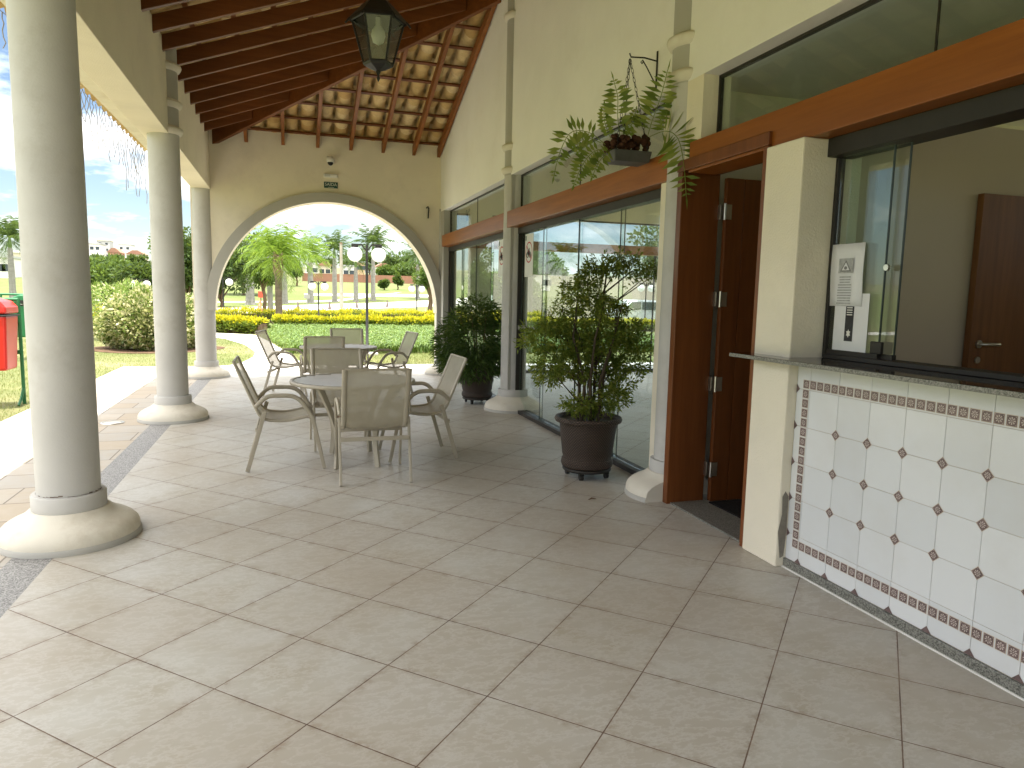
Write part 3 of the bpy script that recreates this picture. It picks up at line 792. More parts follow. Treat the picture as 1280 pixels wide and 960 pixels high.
# =================================================================== INTERIOR
hall = thing('hall_interior', 'pale interior of the glazed hall seen through the glass', 'room', (6, 8, 0))
MB().box(2.861, 9.2, 4.60, 4.72, 0, 5.2).build('partition', MAT['stucco_in'], hall)
MB().box(9.201, 9.4, -3.8, 13.14, 0, .25).build('east_wall', MAT['stucco_in'], hall)
MB().box(9.201, 9.4, -3.8, 13.14, 3.0, 5.75).build('east_wall', MAT['stucco_in'], hall)
for y in (-3.8, 4.3, 8.4, 12.5): MB().box(9.201, 9.4, y, y+.6, .2505, 2.9995).build('east_pier', MAT['stucco_in'], hall)
MB().box(2.661, 9.4, -3.8, 13.6, 5.751, 5.9).build('hall_ceiling', MAT['stucco_in'], hall)
# north wall of the hall: gable window, lintel, glass
nw = MB()
nw.prism([(2.861, 2.95), (9.2, 2.95), (9.2, 4.46), (6.9, 4.46), (6.9, 5.3), (5.0, 5.3), (5.0, 4.46), (2.861, 4.46)], 'xz', 12.9, 13.1)
nw.box(2.861, 4.999, 12.9, 13.1, 4.4605, 5.75); nw.box(6.901, 9.2, 12.9, 13.1, 4.4605, 5.75); nw.box(5.0, 6.9, 12.9, 13.1, 5.3005, 5.75)
nw.box(3.22, 3.62, 12.9, 13.1, 0, 2.9495); nw.box(8.3, 9.2, 12.9, 13.1, 0, 2.9495)
nw.build('north_wall', MAT['stucco_in'], hall)
MB().box(2.862, 8.3, 12.86, 13.02, 2.33, 2.50).build('north_lintel', MAT['lintel'], hall)
f = MB()
for a, b_ in ((2.87, 3.21), (3.63, 8.29)):
    f.box(a, b_, 12.95, 13.0, 2.92, 2.949); f.box(a, b_, 12.95, 13.0, .001, .05)
for x in (4.75, 5.9, 7.05): f.box(x-.012, x+.012, 12.96, 12.99, .0505, 2.3295)
f.build('north_frame', MAT['edge'], hall)
for a, b_ in ((3.63, 4.737), (4.763, 5.887), (5.913, 7.037), (7.063, 8.29)):
    MB().box(a, b_, 12.97, 12.978, .051, 2.329).build('north_pane', MAT['tinted'], hall)
for a, b_ in ((2.87, 3.21), (3.63, 8.29)): MB().box(a, b_, 12.97, 12.978, 2.501, 2.919).build('north_transom', MAT['tinted'], hall)
MB().box(5.0, 6.9, 12.97, 12.978, 4.461, 5.299).build('gable_pane', MAT['glass'], hall)
# room behind the counter and the passage
rm = thing('counter_room', 'dim taupe room behind the serving window', 'room', (5, 1, 0))
MB().box(2.94, 6.399, 3.27, 3.40, 0, 2.50).build('room_wall', MAT['room'], rm)
MB().box(6.4, 6.5, -2.5, 4.5995, 0, 2.0).build('rear_wall', MAT['room'], rm)
MB().box(2.861, 6.4, -2.6, -2.5, 0, 2.949).build('end_wall', MAT['room'], rm)
MB().box(2.861, 6.5, -2.6, 4.5995, 2.95, 3.05).build('room_ceiling', MAT['white'], rm)
d2 = thing('inner_door', 'dark brown flush door inside the room behind the counter', 'door', (4.3, 3.25, 0))
lf = MB().box(3.86, 4.72, 3.215, 3.255, .01, 2.11).build('door_leaf', MAT['indoor'], d2, bevel=.002)
h = MB(); h.tube([(3.925, 3.214, 1.235), (3.925, 3.165, 1.235), (4.03, 3.16, 1.235)], .010, 8); h.tube([(3.925, 3.2145, 1.235), (3.925, 3.205, 1.235)], .024, 14); h.tube([(3.925, 3.2145, 1.14), (3.925, 3.205, 1.14)], .02, 14)
h.build('door_handle', MAT['steel'], lf)

# =================================================================== ROOF
rf = thing('tiled_roof', 'verandah roof of clay tiles on brown wooden rafters', 'roof', (.7, 5, 4))
RH, RW = .155, .055
k = 0; y = 12.25
nx = 0
hipx = lambda yy: -1.19+(13.0-yy)
while y > -5.5:
    xe = min(2.64, hipx(y)-.05)
    MB().prism([(-1.42, RZ(-1.42)), (xe, RZ(xe)), (xe, RZ(xe)+RH), (-1.42, RZ(-1.42)+RH)], 'xz', y-RW/2, y+RW/2).build('rafter', MAT['raf_x'], rf, bevel=.003, seg=1)
    y -= .55
for x in (-.62, -.04, .52, 1.07, 1.62, 2.16, 2.605):
    ye = max(9.2, 13.0-(x+1.19)+.05)
    MB().prism([(13.28, RZY(13.28)), (ye, RZY(ye)), (ye, RZY(ye)+RH), (13.28, RZY(13.28)+RH)], 'yz', x-RW/2, x+RW/2).build('rafter', MAT['raf_y'], rf, bevel=.003, seg=1)
hp = MB()
A_ = Vector((-1.22, 13.03, 0)); B_ = Vector((2.63, 9.18, 0)); n_ = Vector((1, 1, 0)).normalized()*.036
def hz(p): return 3.80+.36*(p.x+1.19)
vs = []
for p in (A_, B_):
    for s_, dz in ((-1, 0), (1, 0), (1, .25), (-1, .25)):
        q = p+n_*s_; vs.append((q.x, q.y, hz(p)+dz))
hp.add(vs, [(0, 1, 2, 3), (4, 7, 6, 5), (0, 4, 5, 1), (1, 5, 6, 2), (2, 6, 7, 3), (3, 7, 4, 0)])
hp.build('hip_rafter', MAT['raf_x'], rf, bevel=.004, seg=1)
BP = .40            # batten pitch measured in plan
yb = 13.6
for k in range(13):
    y = 13.2-BP*k; z = RZY(y)+RH+.002
    if y < 9.25: break
    xa = max(-1.6, -1.19+(13.0-y)+.04)
    MB().obb(((xa+2.64)/2, y, z+.012), ((2.64-xa)/2, 0, 0), (0, .024, -.0086), (0, .004, .0115)).build('batten', MAT['raf_x'], rf)
for k in range(14):
    x = -1.30+BP*k; z = RZ(x)+RH+.002
    if x > 2.62: break
    ye = min(12.9, 13.0-(x+1.19)-.04)
    MB().obb((x, (ye-5.9)/2, z+.012), (0, (ye+5.9)/2, 0), (.024, 0, .0086), (-.004, 0, .0115)).build('batten', MAT['raf_y'], rf)
def tile_arcs(side):
    """clay barrel tiles; side 'y': courses of the far slope, 'x': courses of the long slope"""
    m = MB(); P_ = .27; seg = 8
    def one(c, run, slope_dir, r0, r1, up, z0):
        # c: lower end (plan), run: plan length, r0 lower radius, r1 upper radius
        V = []
        for i, (s_, r) in enumerate(((0, r0), (1, r1))):
            for j in range(seg+1):
                a = PI*j/seg
                lat = r*math.cos(a)*1.02; h = r*math.sin(a)*1.0*(1 if up else -1)
                V.append((lat, s_*run, h+.36*s_*run+.022*s_*(0 if up else 1)-.03*s_*(1 if up else 0)))
        F_ = [(j, j+1, seg+2+j, seg+1+j) for j in range(seg)]
        W = []
        for lat, s_, h in V:
            if side == 'y': W.append((c[0]+lat, c[1]-s_, z0+h))
            else: W.append((c[0]+s_, c[1]+lat, z0+h))
        m.add(W, F_, True)
    if side == 'y':
        ncol = 24
        for i in range(ncol):
            x = 2.52-P_*i
            for k in range(13):
                y = 13.42-BP*k; 
                if y < 9.2: break
                if x < -1.19+(13.0-y)-.25: continue
                z = RZY(y)+RH+.025
                j1, j2 = random.uniform(-.006, .006), random.uniform(-.004, .004)
                one((x+j1, y, 0), BP+.07, 1, .116, .096, False, z+.117+j2)
                one((x+P_/2+j2, y, 0), BP+.07, 1, .112, .096, True, z+.112+j1)
    else:
        nrow = 84
        for i in range(nrow):
            y = 13.3-P_*i
            for k in range(15):
                x = -2.22+BP*k
                if x > 2.5: break
                if x > -1.19+(13.0-y)+.1: continue
                z = RZ(x)+RH+.025
                j1, j2 = random.uniform(-.006, .006), random.uniform(-.004, .004)
                one((x, y+j1, 0), BP+.07, 1, .116, .096, False, z+.117+j2)
                one((x, y+P_/2+j2, 0), BP+.07, 1, .112, .096, True, z+.112+j1)
    return m
tag(tile_arcs('y').build('roof_tiles', MAT['clay'], rf, fix=False), kind='stuff')
tag(tile_arcs('x').build('roof_tiles', MAT['clay'], rf, fix=False), kind='stuff')
dk = MB()
for (pts_) in ([(-2.15, -6, RZ(-2.15)), (2.645, -6, RZ(2.645)), (2.645, 9.165, RZ(2.645)), (-1.19, 13.0, RZ(-1.19)), (-1.54, 13.35, RZ(-1.54)), (-2.15, 13.35, RZ(-2.15))],
               [(-1.54, 13.35, RZ(-1.54)), (-1.19, 13.0, RZ(-1.19)), (2.645, 9.165, RZ(2.645)), (2.645, 13.35, RZY(13.30)), ]):
    n = len(pts_); up = RH+.275
    dk.add([(a, b_, c_+up) for a, b_, c_ in pts_]+[(a, b_, c_+up+.03) for a, b_, c_ in pts_], [tuple(range(n))[::-1], tuple(range(n, 2*n))]+[(i, (i+1) % n, n+(i+1) % n, n+i) for i in range(n)])
dk.build('sun_block_sheet', MAT['clay'], rf)  # unseen sheet over the tiles, added to block sun leaking through

# icicle lights hanging from the eave
ic = thing('icicle_lights', 'thin wire fringe of unlit icicle lights hanging along the left eave', 'string lights', (-2.16, 9, 3.6))
m = MB(); y = 3.0
m.tube([(-2.17, 2.5+.25*k, 3.665+.012*math.sin(k*1.7)) for k in range(45)], .004, 4)
while y < 13.2:
    L_ = random.choice((.25, .4, .55, .7))*random.uniform(.8, 1.2); n = 6; ph = random.uniform(0, 6)
    m.tube([(-2.17+.012*math.sin(ph+i*2.1), y+.018*math.sin(ph*2+i*1.7), 3.66-L_*i/n) for i in range(n+1)], .0045, 4)
    y += random.uniform(.10, .17)
m.build('wires', M('pale_wire', (.30, .26, .22), .6, .1), ic)

# =================================================================== LANTERN
LX, LY = .735, 6.15
LZ = zat(473, 103, LY)+.012
ln = thing('hanging_lantern', 'black hexagonal lantern with glass panes hanging from the roof', 'lantern', (LX, LY, LZ))
def hexp(r, z, rot=0.0): return [(LX+r*math.cos(rot+k*PI/3), LY+r*math.sin(rot+k*PI/3), z) for k in range(6)]
rot = -.118; zb, zt, rb, rtp = zat(473, 80, LY), zat(473, 27, LY), .118, .21
fr = MB()
lo, hi = hexp(rb, zb, rot), hexp(rtp, zt, rot)
for k in range(6):
    fr.tube([lo[k], hi[k]], .0085, 6); fr.tube([lo[k], lo[(k+1) % 6]], .010, 6); fr.tube([hi[k], hi[(k+1) % 6]], .011, 6)
fr.build('cage', MAT['black'], ln)
def hexfr(m, r0, z0, r1, z1):
    a, b_ = hexp(r0, z0, rot), hexp(r1, z1, rot)
    m.add(a+b_, [(k, (k+1) % 6, 6+(k+1) % 6, 6+k) for k in range(6)])
cp = MB()
for (r0, z0, r1, z1) in ((.236, zt-.01, .226, zt+.02), (.226, zt+.02, .13, zt+.12), (.13, zt+.12, .06, zt+.18), (.06, zt+.18, .05, zt+.2)): hexfr(cp, r0, z0, r1, z1)
cp.lathe([(.05, zt+.19), (.062, zt+.21), (.03, zt+.235), (.045, zt+.26), (.02, zt+.29), (.01, zt+.33)], (LX, LY, 0), 14)
for k in range(6):
    q = hexp(.226, zt+.012, rot)[k]; q2 = hexp(.262, zt-.03, rot)[k]; cp.tube([q, q2], .009, 5)
cp.build('cap', MAT['black'], ln)
bt = MB()
for (r0, z0, r1, z1) in ((.127, zb, .115, zb-.02), (.115, zb-.02, .05, zb-.045), (.05, zb-.045, .02, zb-.055)): hexfr(bt, r0, z0, r1, z1)
bt.lathe([(.0, LZ-.01), (.007, LZ), (.016, LZ+.022), (.007, LZ+.04), (.02, zb-.062), (.018, zb-.052)], (LX, LY, 0), 12)
bt.build('base_finial', MAT['black'], ln)
for k in range(6):
    a, b_, c_, d_ = lo[k], lo[(k+1) % 6], hi[(k+1) % 6], hi[k]
    sh_ = lambda p, f_=.985: (LX+(p[0]-LX)*f_, LY+(p[1]-LY)*f_, p[2])
    MB().quad(sh_(a), sh_(b_), sh_(c_), sh_(d_)).build('glass_pane', MAT['lampglass'], ln, fix=False)
MB().lathe([(.02, .16), (.022, .10), (.05, .06), (.058, .02), (.045, -.03), (0, -.055)], (LX, LY, zt-.13), 16, caps=False).build('bulb', M('opal_bulb', (.8, .78, .72), .3, .02), ln)
MB().tube([(LX, LY, zt+.05), (LX, LY, zt+.02)], .012, 8).build('lamp_socket', MAT['black'], ln)
cz = zt+.325; zc_top = RZ(LX)-.002
chn = MB(); i = 0
while cz < zc_top:
    a = (0, 1) if i % 2 else (1, 0)
    chn.tube([(LX+a[0]*.010*math.cos(q*PI/4), LY+a[1]*.010*math.cos(q*PI/4), cz+.019+.021*math.sin(q*PI/4)) for q in range(9)], .0032, 4)
    cz += .033; i += 1
chn.build('chain', MAT['black'], ln)

# small things on the ground
dc = thing('drain_cover', 'small round metal drain cover set in the stone paving', 'drain cover', (-1.86, 8.6, 0))
MB().lathe([(.12, 0), (.12, .006), (.095, .006)], (-1.86, 8.6, 0), 28, caps=False).build('rim', MAT['steel'], dc)
MB().lathe([(.094, 0), (.094, .003)], (-1.86, 8.6, 0), 28).build('lid', MAT['conc'], dc)
dl = MB(); gx_, gy_ = 2.06, 4.62
dl.tube([(gx_, gy_, .006), (gx_+.03, gy_+.012, .012), (gx_+.06, gy_+.008, .006)], [.004, .011, .002], 6, .4)
tag(dl.build('dry_leaf', M('dry_leaf_brown', (.16, .08, .035), .8, .2, 20), origin=(gx_, gy_, 0)), 'small curled dry leaf on the floor below the planter with casters', 'leaf')
# =================================================================== FURNITURE
def rounded(pts, r=.05, n=5):
    out = [Vector(pts[0])]
    for i in range(1, len(pts)-1):
        a, b_, c_ = Vector(pts[i-1]), Vector(pts[i]), Vector(pts[i+1])
        d1 = (a-b_); d2 = (c_-b_); q = min(r, d1.length*.45, d2.length*.45)
        p0 = b_+d1.normalized()*q; p1 = b_+d2.normalized()*q
        for k in range(n+1):
            t_ = k/n; out.append(p0*(1-t_)**2+b_*2*t_*(1-t_)+p1*t_**2)
    out.append(Vector(pts[-1])); return out
def make_chair():
    t = thing('patio_chair', 'beige sling chair', 'chair')
    sv_ = []
    Y0 = -.31
    prof = rounded([(-.085, .90), (.115, .425), (.30, .405), (.485, .445), (.515, .415)], .07, 6)   # (y,z)
    for s in (-1, 1):
        MB().tube([(s*.238, p[0]+Y0, p[1]) for p in [(q.x, q.y) for q in prof]], .0135, 8, 1.5).build('side_rail', MAT['chair'], t)
        arm = rounded([(s*.268, .075+Y0, .535), (s*.275, .16+Y0, .625), (s*.275, .40+Y0, .622), (s*.268, .515+Y0, .44)], .09, 6)
        MB().tube(arm, .0135, 8, 1.35).build('armrest', MAT['chair'], t)
        MB().bar((s*.268, .510+Y0, .452), (s*.268, .605+Y0, 0.004), .020, .030).build('leg', MAT['chair'], t, bevel=.004)
        MB().bar((s*.268, .145+Y0, .50), (s*.268, .0+Y0, 0.004), .020, .034).build('leg', MAT['chair'], t, bevel=.004)
    for yy, zz in ((.075, .345), (.535, .335)): MB().bar((-.262, yy+Y0, zz), (.262, yy+Y0, zz), .016, .032).build('stretcher', MAT['chair'], t, bevel=.003)
    for yy, zz in ((.115, .43), (.485, .437)):
        for s in (-1, 1): MB().tube([(s*.238, yy+Y0, zz), (s*.270, yy+.005+Y0, zz)], .009, 6).build('seat_pin', MAT['chair'], t)
    V = []; n = len(prof); m_ = 9
    for i, p in enumerate(prof):
        sag_i = math.sin(PI*i/(n-1))
        for j in range(m_):
            x = -.236+.472*j/(m_-1); sg = .016*math.sin(PI*j/(m_-1))*sag_i
            a = prof[min(i+1, n-1)]-prof[max(i-1, 0)]; nrm = Vector((a.y, -a.x)).normalized()
            if nrm.y > 0: nrm = -nrm
            V.append((x, p.x+Y0+nrm.x*sg, p.y+nrm.y*sg+.001))
    F_ = [(i*m_+j, i*m_+j+1, (i+1)*m_+j+1, (i+1)*m_+j) for i in range(n-1) for j in range(m_-1)]
    sl = MB().add(V, F_, True).build('sling', MAT['sling'], t, fix=False)
    hm = MB(); hm.tube([(-.236, prof[0].x+Y0, prof[0].y), (.236, prof[0].x+Y0, prof[0].y)], .010, 6)
    hm.build('hem', MAT['chair'], sl)
    return t
ch0 = make_chair()
CH = [(.625, 5.71, 0.0, 'beige sling chair nearest the camera, its back to us at the near table'),
      (-.03, 6.27, -PI/2, 'beige sling chair on the left side of the near table, seen side on'),
      (1.10, 6.37, PI/2+.05, 'beige sling chair on the right side of the near table, before the dense potted bush'),
      (.47, 6.96, PI+.04, 'beige sling chair on the far side of the near table'),
      (.42, 9.76, .03, 'beige sling chair on the near side of the far table, its back to us'),
      (.00, 10.62, -PI/2-.23, 'beige sling chair on the left of the far table, angled from it beside the path'),
      (1.36, 10.45, PI/2+.18, 'beige sling chair on the right of the far table, pulled out from it'),
      (.87, 11.12, PI, 'beige sling chair on the far side of the far table, against the green plants')]
for i, (x, y, r, lb) in enumerate(CH):
    if i == 0:
        ch0.location = (x, y, 0); ch0.rotation_euler = (0, 0, r); tag(ch0, lb, group='chairs around the two patio tables')
    else: copy_tree(ch0, (x, y, 0), r, lb, 'chairs around the two patio tables')
def make_table():
    t = thing('patio_table', 'round patio table', 'table')
    R_ = .53; Z = .715
    MB().lathe([(R_-.03, Z-.03), (R_, Z-.028), (R_+.004, Z-.014), (R_, Z), (R_-.03, Z+.002), (R_-.03, Z-.03)], (0, 0, 0), 56, caps=False).build('rim', MAT['chair'], t)
    m = MB(); w_ = .052; n = 13; m2 = MB()
    for k in range(n):
        y0 = -R_+.031+k*(2*R_-.062)/n; y1 = y0+(2*R_-.062)/n-.024
        ym = max(abs(y0), abs(y1)); L_ = math.sqrt(max(0, (R_-.028)**2-ym**2))
        if L_ > .03: m.box(-L_, L_, y0, y1, Z-.006, Z-.001); m2.box(-L_+.003, L_-.003, y0+.001, y1-.001, Z-.018, Z-.0065)
    m.build('slatted_top', MAT['slats'], t, bevel=.001)
    m2.build('slat_gap_shade', M('dark_slat_gap_shade', (.10, .085, .065), .6, .1, 6), t)  # dark layer added under the slats so the gaps read as shaded
    m = MB(); m.box(-.028, .028, -.49, .49, Z-.038, Z-.019); m.box(-.34, -.29, -.36, .36, Z-.038, Z-.019); m.box(.29, .34, -.36, .36, Z-.038, Z-.019)
    m.build('under_frame', MAT['chair'], t)
    for sx_ in (-1, 1):
        for sy in (-1, 1):
            p = rounded([(sx_*.30, sy*.34, Z-.03), (sx_*.20, sy*.26, .45), (sx_*.15, sy*.25, .25), (sx_*.17, sy*.31, .004)], .2, 5)
            g_ = MB()
            for a, b_ in zip(p, p[1:]): g_.bar(a, b_+(b_-a)*.04, .024, .045, up=(sx_, sy, 0))
            g_.build('leg', MAT['chair'], t)
    MB().bar((-.17, -.245, .36), (.17, .245, .36), .02, .045).build('stretcher', MAT['jamb'], t)
    MB().bar((-.17, .245, .3605), (.17, -.245, .3605), .02, .0455).build('stretcher', MAT['jamb'], t)
    return t
tb = make_table(); tb.location = (.53, 6.27, 0); tb['label'] = 'round slatted patio table nearest the camera with four chairs'; tb['group'] = 'round patio tables'
copy_tree(tb, (.665, 10.25, 0), .2, 'round slatted patio table farther back before the arch', 'round patio tables')

# =================================================================== PLANTERS AND POT PLANTS
def planter(x, y, lb, lb2):
    t = thing('wicker_planter', lb, 'planter', (x, y, .085), 0, 'dark wicker planters by the glass')
    pr = [(.186, .0), (.206, .012), (.214, .035), (.208, .07), (.196, .085), (.205, .11), (.235, .36), (.246, .385)]
    MB().lathe([(r, z) for r, z in pr], (x, y, .085), 48).build('body', MAT['wicker'], t)
    MB().lathe([(.243, .372), (.268, .378), (.276, .398), (.268, .417), (.248, .42), (.232, .404), (.232, .34)], (x, y, .085), 48, caps=False).build('rim', MAT['wicker'], t)
    MB().lathe([(.0, .372), (.12, .369), (.232, .352)], (x, y, .085), 32, caps=False).build('soil', MAT['soil'], t)
    c_ = thing('plant_caddy', lb2, 'plant stand', (x, y, 0), 0, 'wheeled stands under the planters')
    MB().lathe([(.195, .060), (.200, .066), (.200, .080), (.195, .0845)], (x, y, 0), 40).build('platform', MAT['edge'], c_)
    for k in range(4):
        a = .9+k*PI/2; cx_, cy_2 = x+.165*math.cos(a), y+.165*math.sin(a)
        w_ = MB(); w_.tube([(cx_-.014, cy_2, .027), (cx_+.014, cy_2, .027)], .0255, 16); w_.box(cx_-.02, cx_+.02, cy_2-.016, cy_2+.016, .040, .0595)
        w_.build('caster', MAT['black'], c_)
PX1, PY1 = 2.325, 5.28; PX2, PY2 = 2.45, 9.36
planter(PX1, PY1, 'dark wicker planter nearest the camera, holding the tall feathery plant', 'low wheeled stand under the nearest wicker planter')
planter(PX2, PY2, 'dark wicker planter farther back, holding the dense low bush', 'low wheeled stand under the farther wicker planter')

LF_AR = leafmat('feathery_green_leaves', [(0, (.08, .125, .02)), (.45, (.16, .22, .034)), (.8, (.26, .30, .05)), (1, (.35, .34, .07))], .48)
LF_DK = leafmat('dark_bush_leaves', [(0, (.025, .06, .015)), (.5, (.055, .11, .026)), (.85, (.10, .16, .038)), (1, (.16, .21, .06))], .3)
def pxblob(px, py, rx, ry, y, dy=0.0, ryd=None):
    k = y*1.06/888
    return (xat(px, y+dy), y+dy, zat(px, py, y+dy), rx*k, (ryd or rx*k*.8), ry*k)
ar = thing('feathery_plant', 'tall feathery green plant with layered foliage in the nearest planter', 'plant', (PX1, PY1, .45))
pads = []
random.seed(21)
SIL = [(345, 6), (358, 12), (372, 22), (388, 36), (402, 48), (416, 64), (430, 68), (444, 66), (458, 56), (472, 50), (486, 44), (500, 34), (510, 22)]
for yy, hw in SIL:
    cxp = 738+(yy-345)*.05; x_ = -hw
    while x_ <= hw:
        rx = random.uniform(11, 20)
        if random.random() < (.92 if yy < 450 else .62):
            pads.append((cxp+x_+random.uniform(-4, 4), yy+random.uniform(-5, 5), rx, random.uniform(4.5, 8), random.uniform(-.16, .16)*min(1, hw/40)))
        x_ += rx*1.35
pads += [(758, 330, 18, 5, .02), (742, 337, 14, 4, .05), (778, 324, 18, 4, .0), (797, 334, 18, 5, -.04), (812, 341, 11, 5, .07), (768, 341, 12, 4, -.05), (825, 338, 8, 3, .03), (786, 346, 10, 4, .05)]
stems = MB(); E_ = []
for px, py, rx, ry, dy in pads:
    E_.append(pxblob(px, py, rx, ry, PY1, dy, min(.24, rx*.0055)))
for i in range(7):
    a = i*2*PI/7; bx, by = PX1+.09*math.cos(a), PY1+.09*math.sin(a)
    stems.tube([(bx, by, .43), (bx+.03*math.cos(a*2), by+.03*math.sin(a), .8), (bx+.12*math.cos(a), by+.10*math.sin(a), 1.15), (bx+.16*math.cos(a+.4), by+.12*math.sin(a+.4), 1.4)], [.014, .012, .009, .004], 6)
for tx, tz in ((758, 335), (790, 338)):
    e = pxblob(tx, tz, 1, 1, PY1); stems.tube([(PX1+.04, PY1, .44), (PX1+.06, PY1+.02, 1.0), (PX1+.10, PY1, 1.5), (e[0], e[1], e[2])], [.014, .012, .009, .005], 6)
for e in E_[::2]:
    stems.tube([(PX1+(e[0]-PX1)*.3, PY1+(e[1]-PY1)*.3, max(.6, e[2]-.28)), (e[0], e[1], e[2])], [.006, .003], 5)
stems.build('stems', M('dark_stem_bark', (.075, .055, .035), .9, .3, 8), ar)
# sprays: each spray is a small flat twig carrying fine leaflets
def sprays(ell, n, per, L_, W_, spread, droop=.2, shell=.35):
    P_, d = blob_pts(ell, n, shell)
    ax = unit(d*np.array([1, 1, .35])+rng.normal(size=(n, 3))*.35+np.array([0, 0, -droop]))
    out = []
    for k in range(per):
        s_ = rng.random((n, 1))*spread
        lat = unit(rng.normal(size=(n, 3)))
        c_ = P_+ax*s_+lat*.012
        out.append(leaf_quads(c_, ax*.8+lat*.75, L_*(.6+.8*rng.random(n)), W_*(.7+.6*rng.random(n))))
    return np.concatenate(out)
quads_obj('foliage', sprays(E_, 2100, 10, .033, .0135, .075), LF_AR, ar)

bu = thing('dense_potted_bush', 'dense dark green bush with drooping narrow leaves in the farther planter', 'plant', (PX2, PY2, .45))
E2 = [pxblob(592, 425, 44, 42, PY2, -.05), pxblob(598, 392, 28, 22, PY2), pxblob(563, 432, 20, 30, PY2, 0), pxblob(625, 432, 18, 34, PY2, -.1), pxblob(592, 455, 42, 20, PY2, -.1)]
P_, d = blob_pts(E2, 7800, .3)
ax = unit(d*np.array([1, 1, .6])+rng.normal(size=P_.shape)*.45+np.array([0, 0, -.35]))
quads_obj('foliage', leaf_quads(P_, ax, .075+.06*rng.random(len(P_)), .012+.009*rng.random(len(P_))), LF_DK, bu)
m = MB()
for i in range(9):
    a = i*.7; m.tube([(PX2+.1*math.cos(a), PY2+.1*math.sin(a), .43), (PX2+.2*math.cos(a), PY2+.2*math.sin(a), .9), (PX2+.28*math.cos(a), PY2+.22*math.sin(a), 1.2)], [.012, .008, .004], 5)
m.build('stems', MAT['bark'], bu)

# hanging fern
HX, HY = 2.43, 4.97
ztip = zat(773, 70, HY); zbot = zat(775, 204, HY); zrim = zat(775, 190, HY)
br = thing('wall_bracket', 'slender black iron bracket holding up the hanging fern', 'bracket', (2.645, HY, ztip-.05))
m = MB()
m.bar((2.645, HY, ztip-.20), (2.645, HY, ztip+.07), .016, .006, up=(1, 0, 0))
m.tube([(2.643, HY, ztip+.0), (2.54, HY, ztip+.012), (HX, HY, ztip+.005), (HX-.012, HY, ztip+.03)], .0055, 6)
m.build('arm', MAT['black'], br)
MB().tube([(2.641, HY, ztip-.17), (2.56, HY, ztip-.05), (2.525, HY, ztip-.005), (2.512, HY, ztip-.022), (2.522, HY, ztip-.032), (2.53, HY, ztip-.02)], .0045, 6).build('brace', MAT['black'], br)
hb = thing('hanging_planter', 'shallow dark grey hanging planter on three chains', 'planter', (HX, HY, zbot))
m = MB(); w0, w1, d0, d1 = .14, .155, .09, .105
m.add([(HX-w0, HY-d0, zbot), (HX+w0, HY-d0, zbot), (HX+w0, HY+d0, zbot), (HX-w0, HY+d0, zbot), (HX-w1, HY-d1, zrim), (HX+w1, HY-d1, zrim), (HX+w1, HY+d1, zrim), (HX-w1, HY+d1, zrim)],
      [(3, 2, 1, 0), (4, 5, 6, 7), (0, 1, 5, 4), (1, 2, 6, 5), (2, 3, 7, 6), (3, 0, 4, 7)])
m.build('tray', M('dark_grey_plastic', (.075, .075, .072), .5, .15, 12), hb, bevel=.008)
m = MB()
for k in range(90):
    m.sphere((HX+random.uniform(-.15, .15), HY+random.uniform(-.095, .095), zrim+random.uniform(-.005, .11)), random.uniform(.02, .034), 7, 5, (1, random.uniform(.7, 1.2), random.uniform(.6, 1)))
m.build('fibre', M('coconut_fibre', (.075, .035, .022), .95, .5, 25, 60, 1, .02, .1), hb)
for cx_, cy2 in ((-.13, -.08), (.13, -.08), (0, .09)):
    m = MB(); a = Vector((HX+cx_, HY+cy2, zrim)); b_ = Vector((HX-.006, HY, ztip-.01)); L_ = (b_-a).length; nn = int(L_/.034); dv = (b_-a)/L_
    s1 = dv.cross(Vector((0, 1, 0))).normalized(); s2 = dv.cross(s1)
    for i in range(nn):
        c_ = a+dv*(L_*(i+.5)/nn); q = s1 if i % 2 else s2
        m.tube([c_+dv*(.021*math.sin(k*PI/4))+q*(.0085*math.cos(k*PI/4)) for k in range(9)], .0022, 4)
    m.build('chain', MAT['black'], hb)
LF_FN = leafmat('fern_leaves', [(0, (.11, .17, .03)), (.5, (.20, .27, .055)), (1, (.34, .37, .10))], .4)
fn = thing('hanging_fern', 'pale green fern with long lobed fronds hanging by the column', 'plant', (HX, HY, zrim))
FR = [([(800, 172, 0), (822, 163, -.25), (838, 172, -.5), (847, 205, -.60), (852, 246, -.62)], 27, 12),
      ([(800, 175, .05), (806, 150, -.12), (815, 120, -.30), (822, 86, -.42)], 24, 11),
      ([(768, 172, 0), (764, 145, -.04), (763, 120, -.08), (757, 98, -.12)], 19, 8),
      ([(776, 172, .05), (783, 150, .06), (786, 135, .10)], 10, 6),
      ([(750, 180, 0), (730, 165, -.05), (708, 165, -.10), (695, 190, -.14), (688, 222, -.16)], 17, 11),
      ([(752, 185, -.08), (735, 190, -.14), (722, 208, -.18), (713, 232, -.20)], 15, 10),
      ([(758, 186, -.1), (752, 190, -.16), (742, 204, -.2), (735, 222, -.22)], 12, 8),
      ([(756, 172, .08), (748, 150, .10), (747, 128, .12)], 9, 7),
      ([(770, 172, .0), (775, 160, .1), (790, 150, .16), (800, 158, .2)], 9, 7),
      ([(745, 178, .1), (728, 172, .14), (716, 180, .16), (722, 196, .18)], 10, 7)]
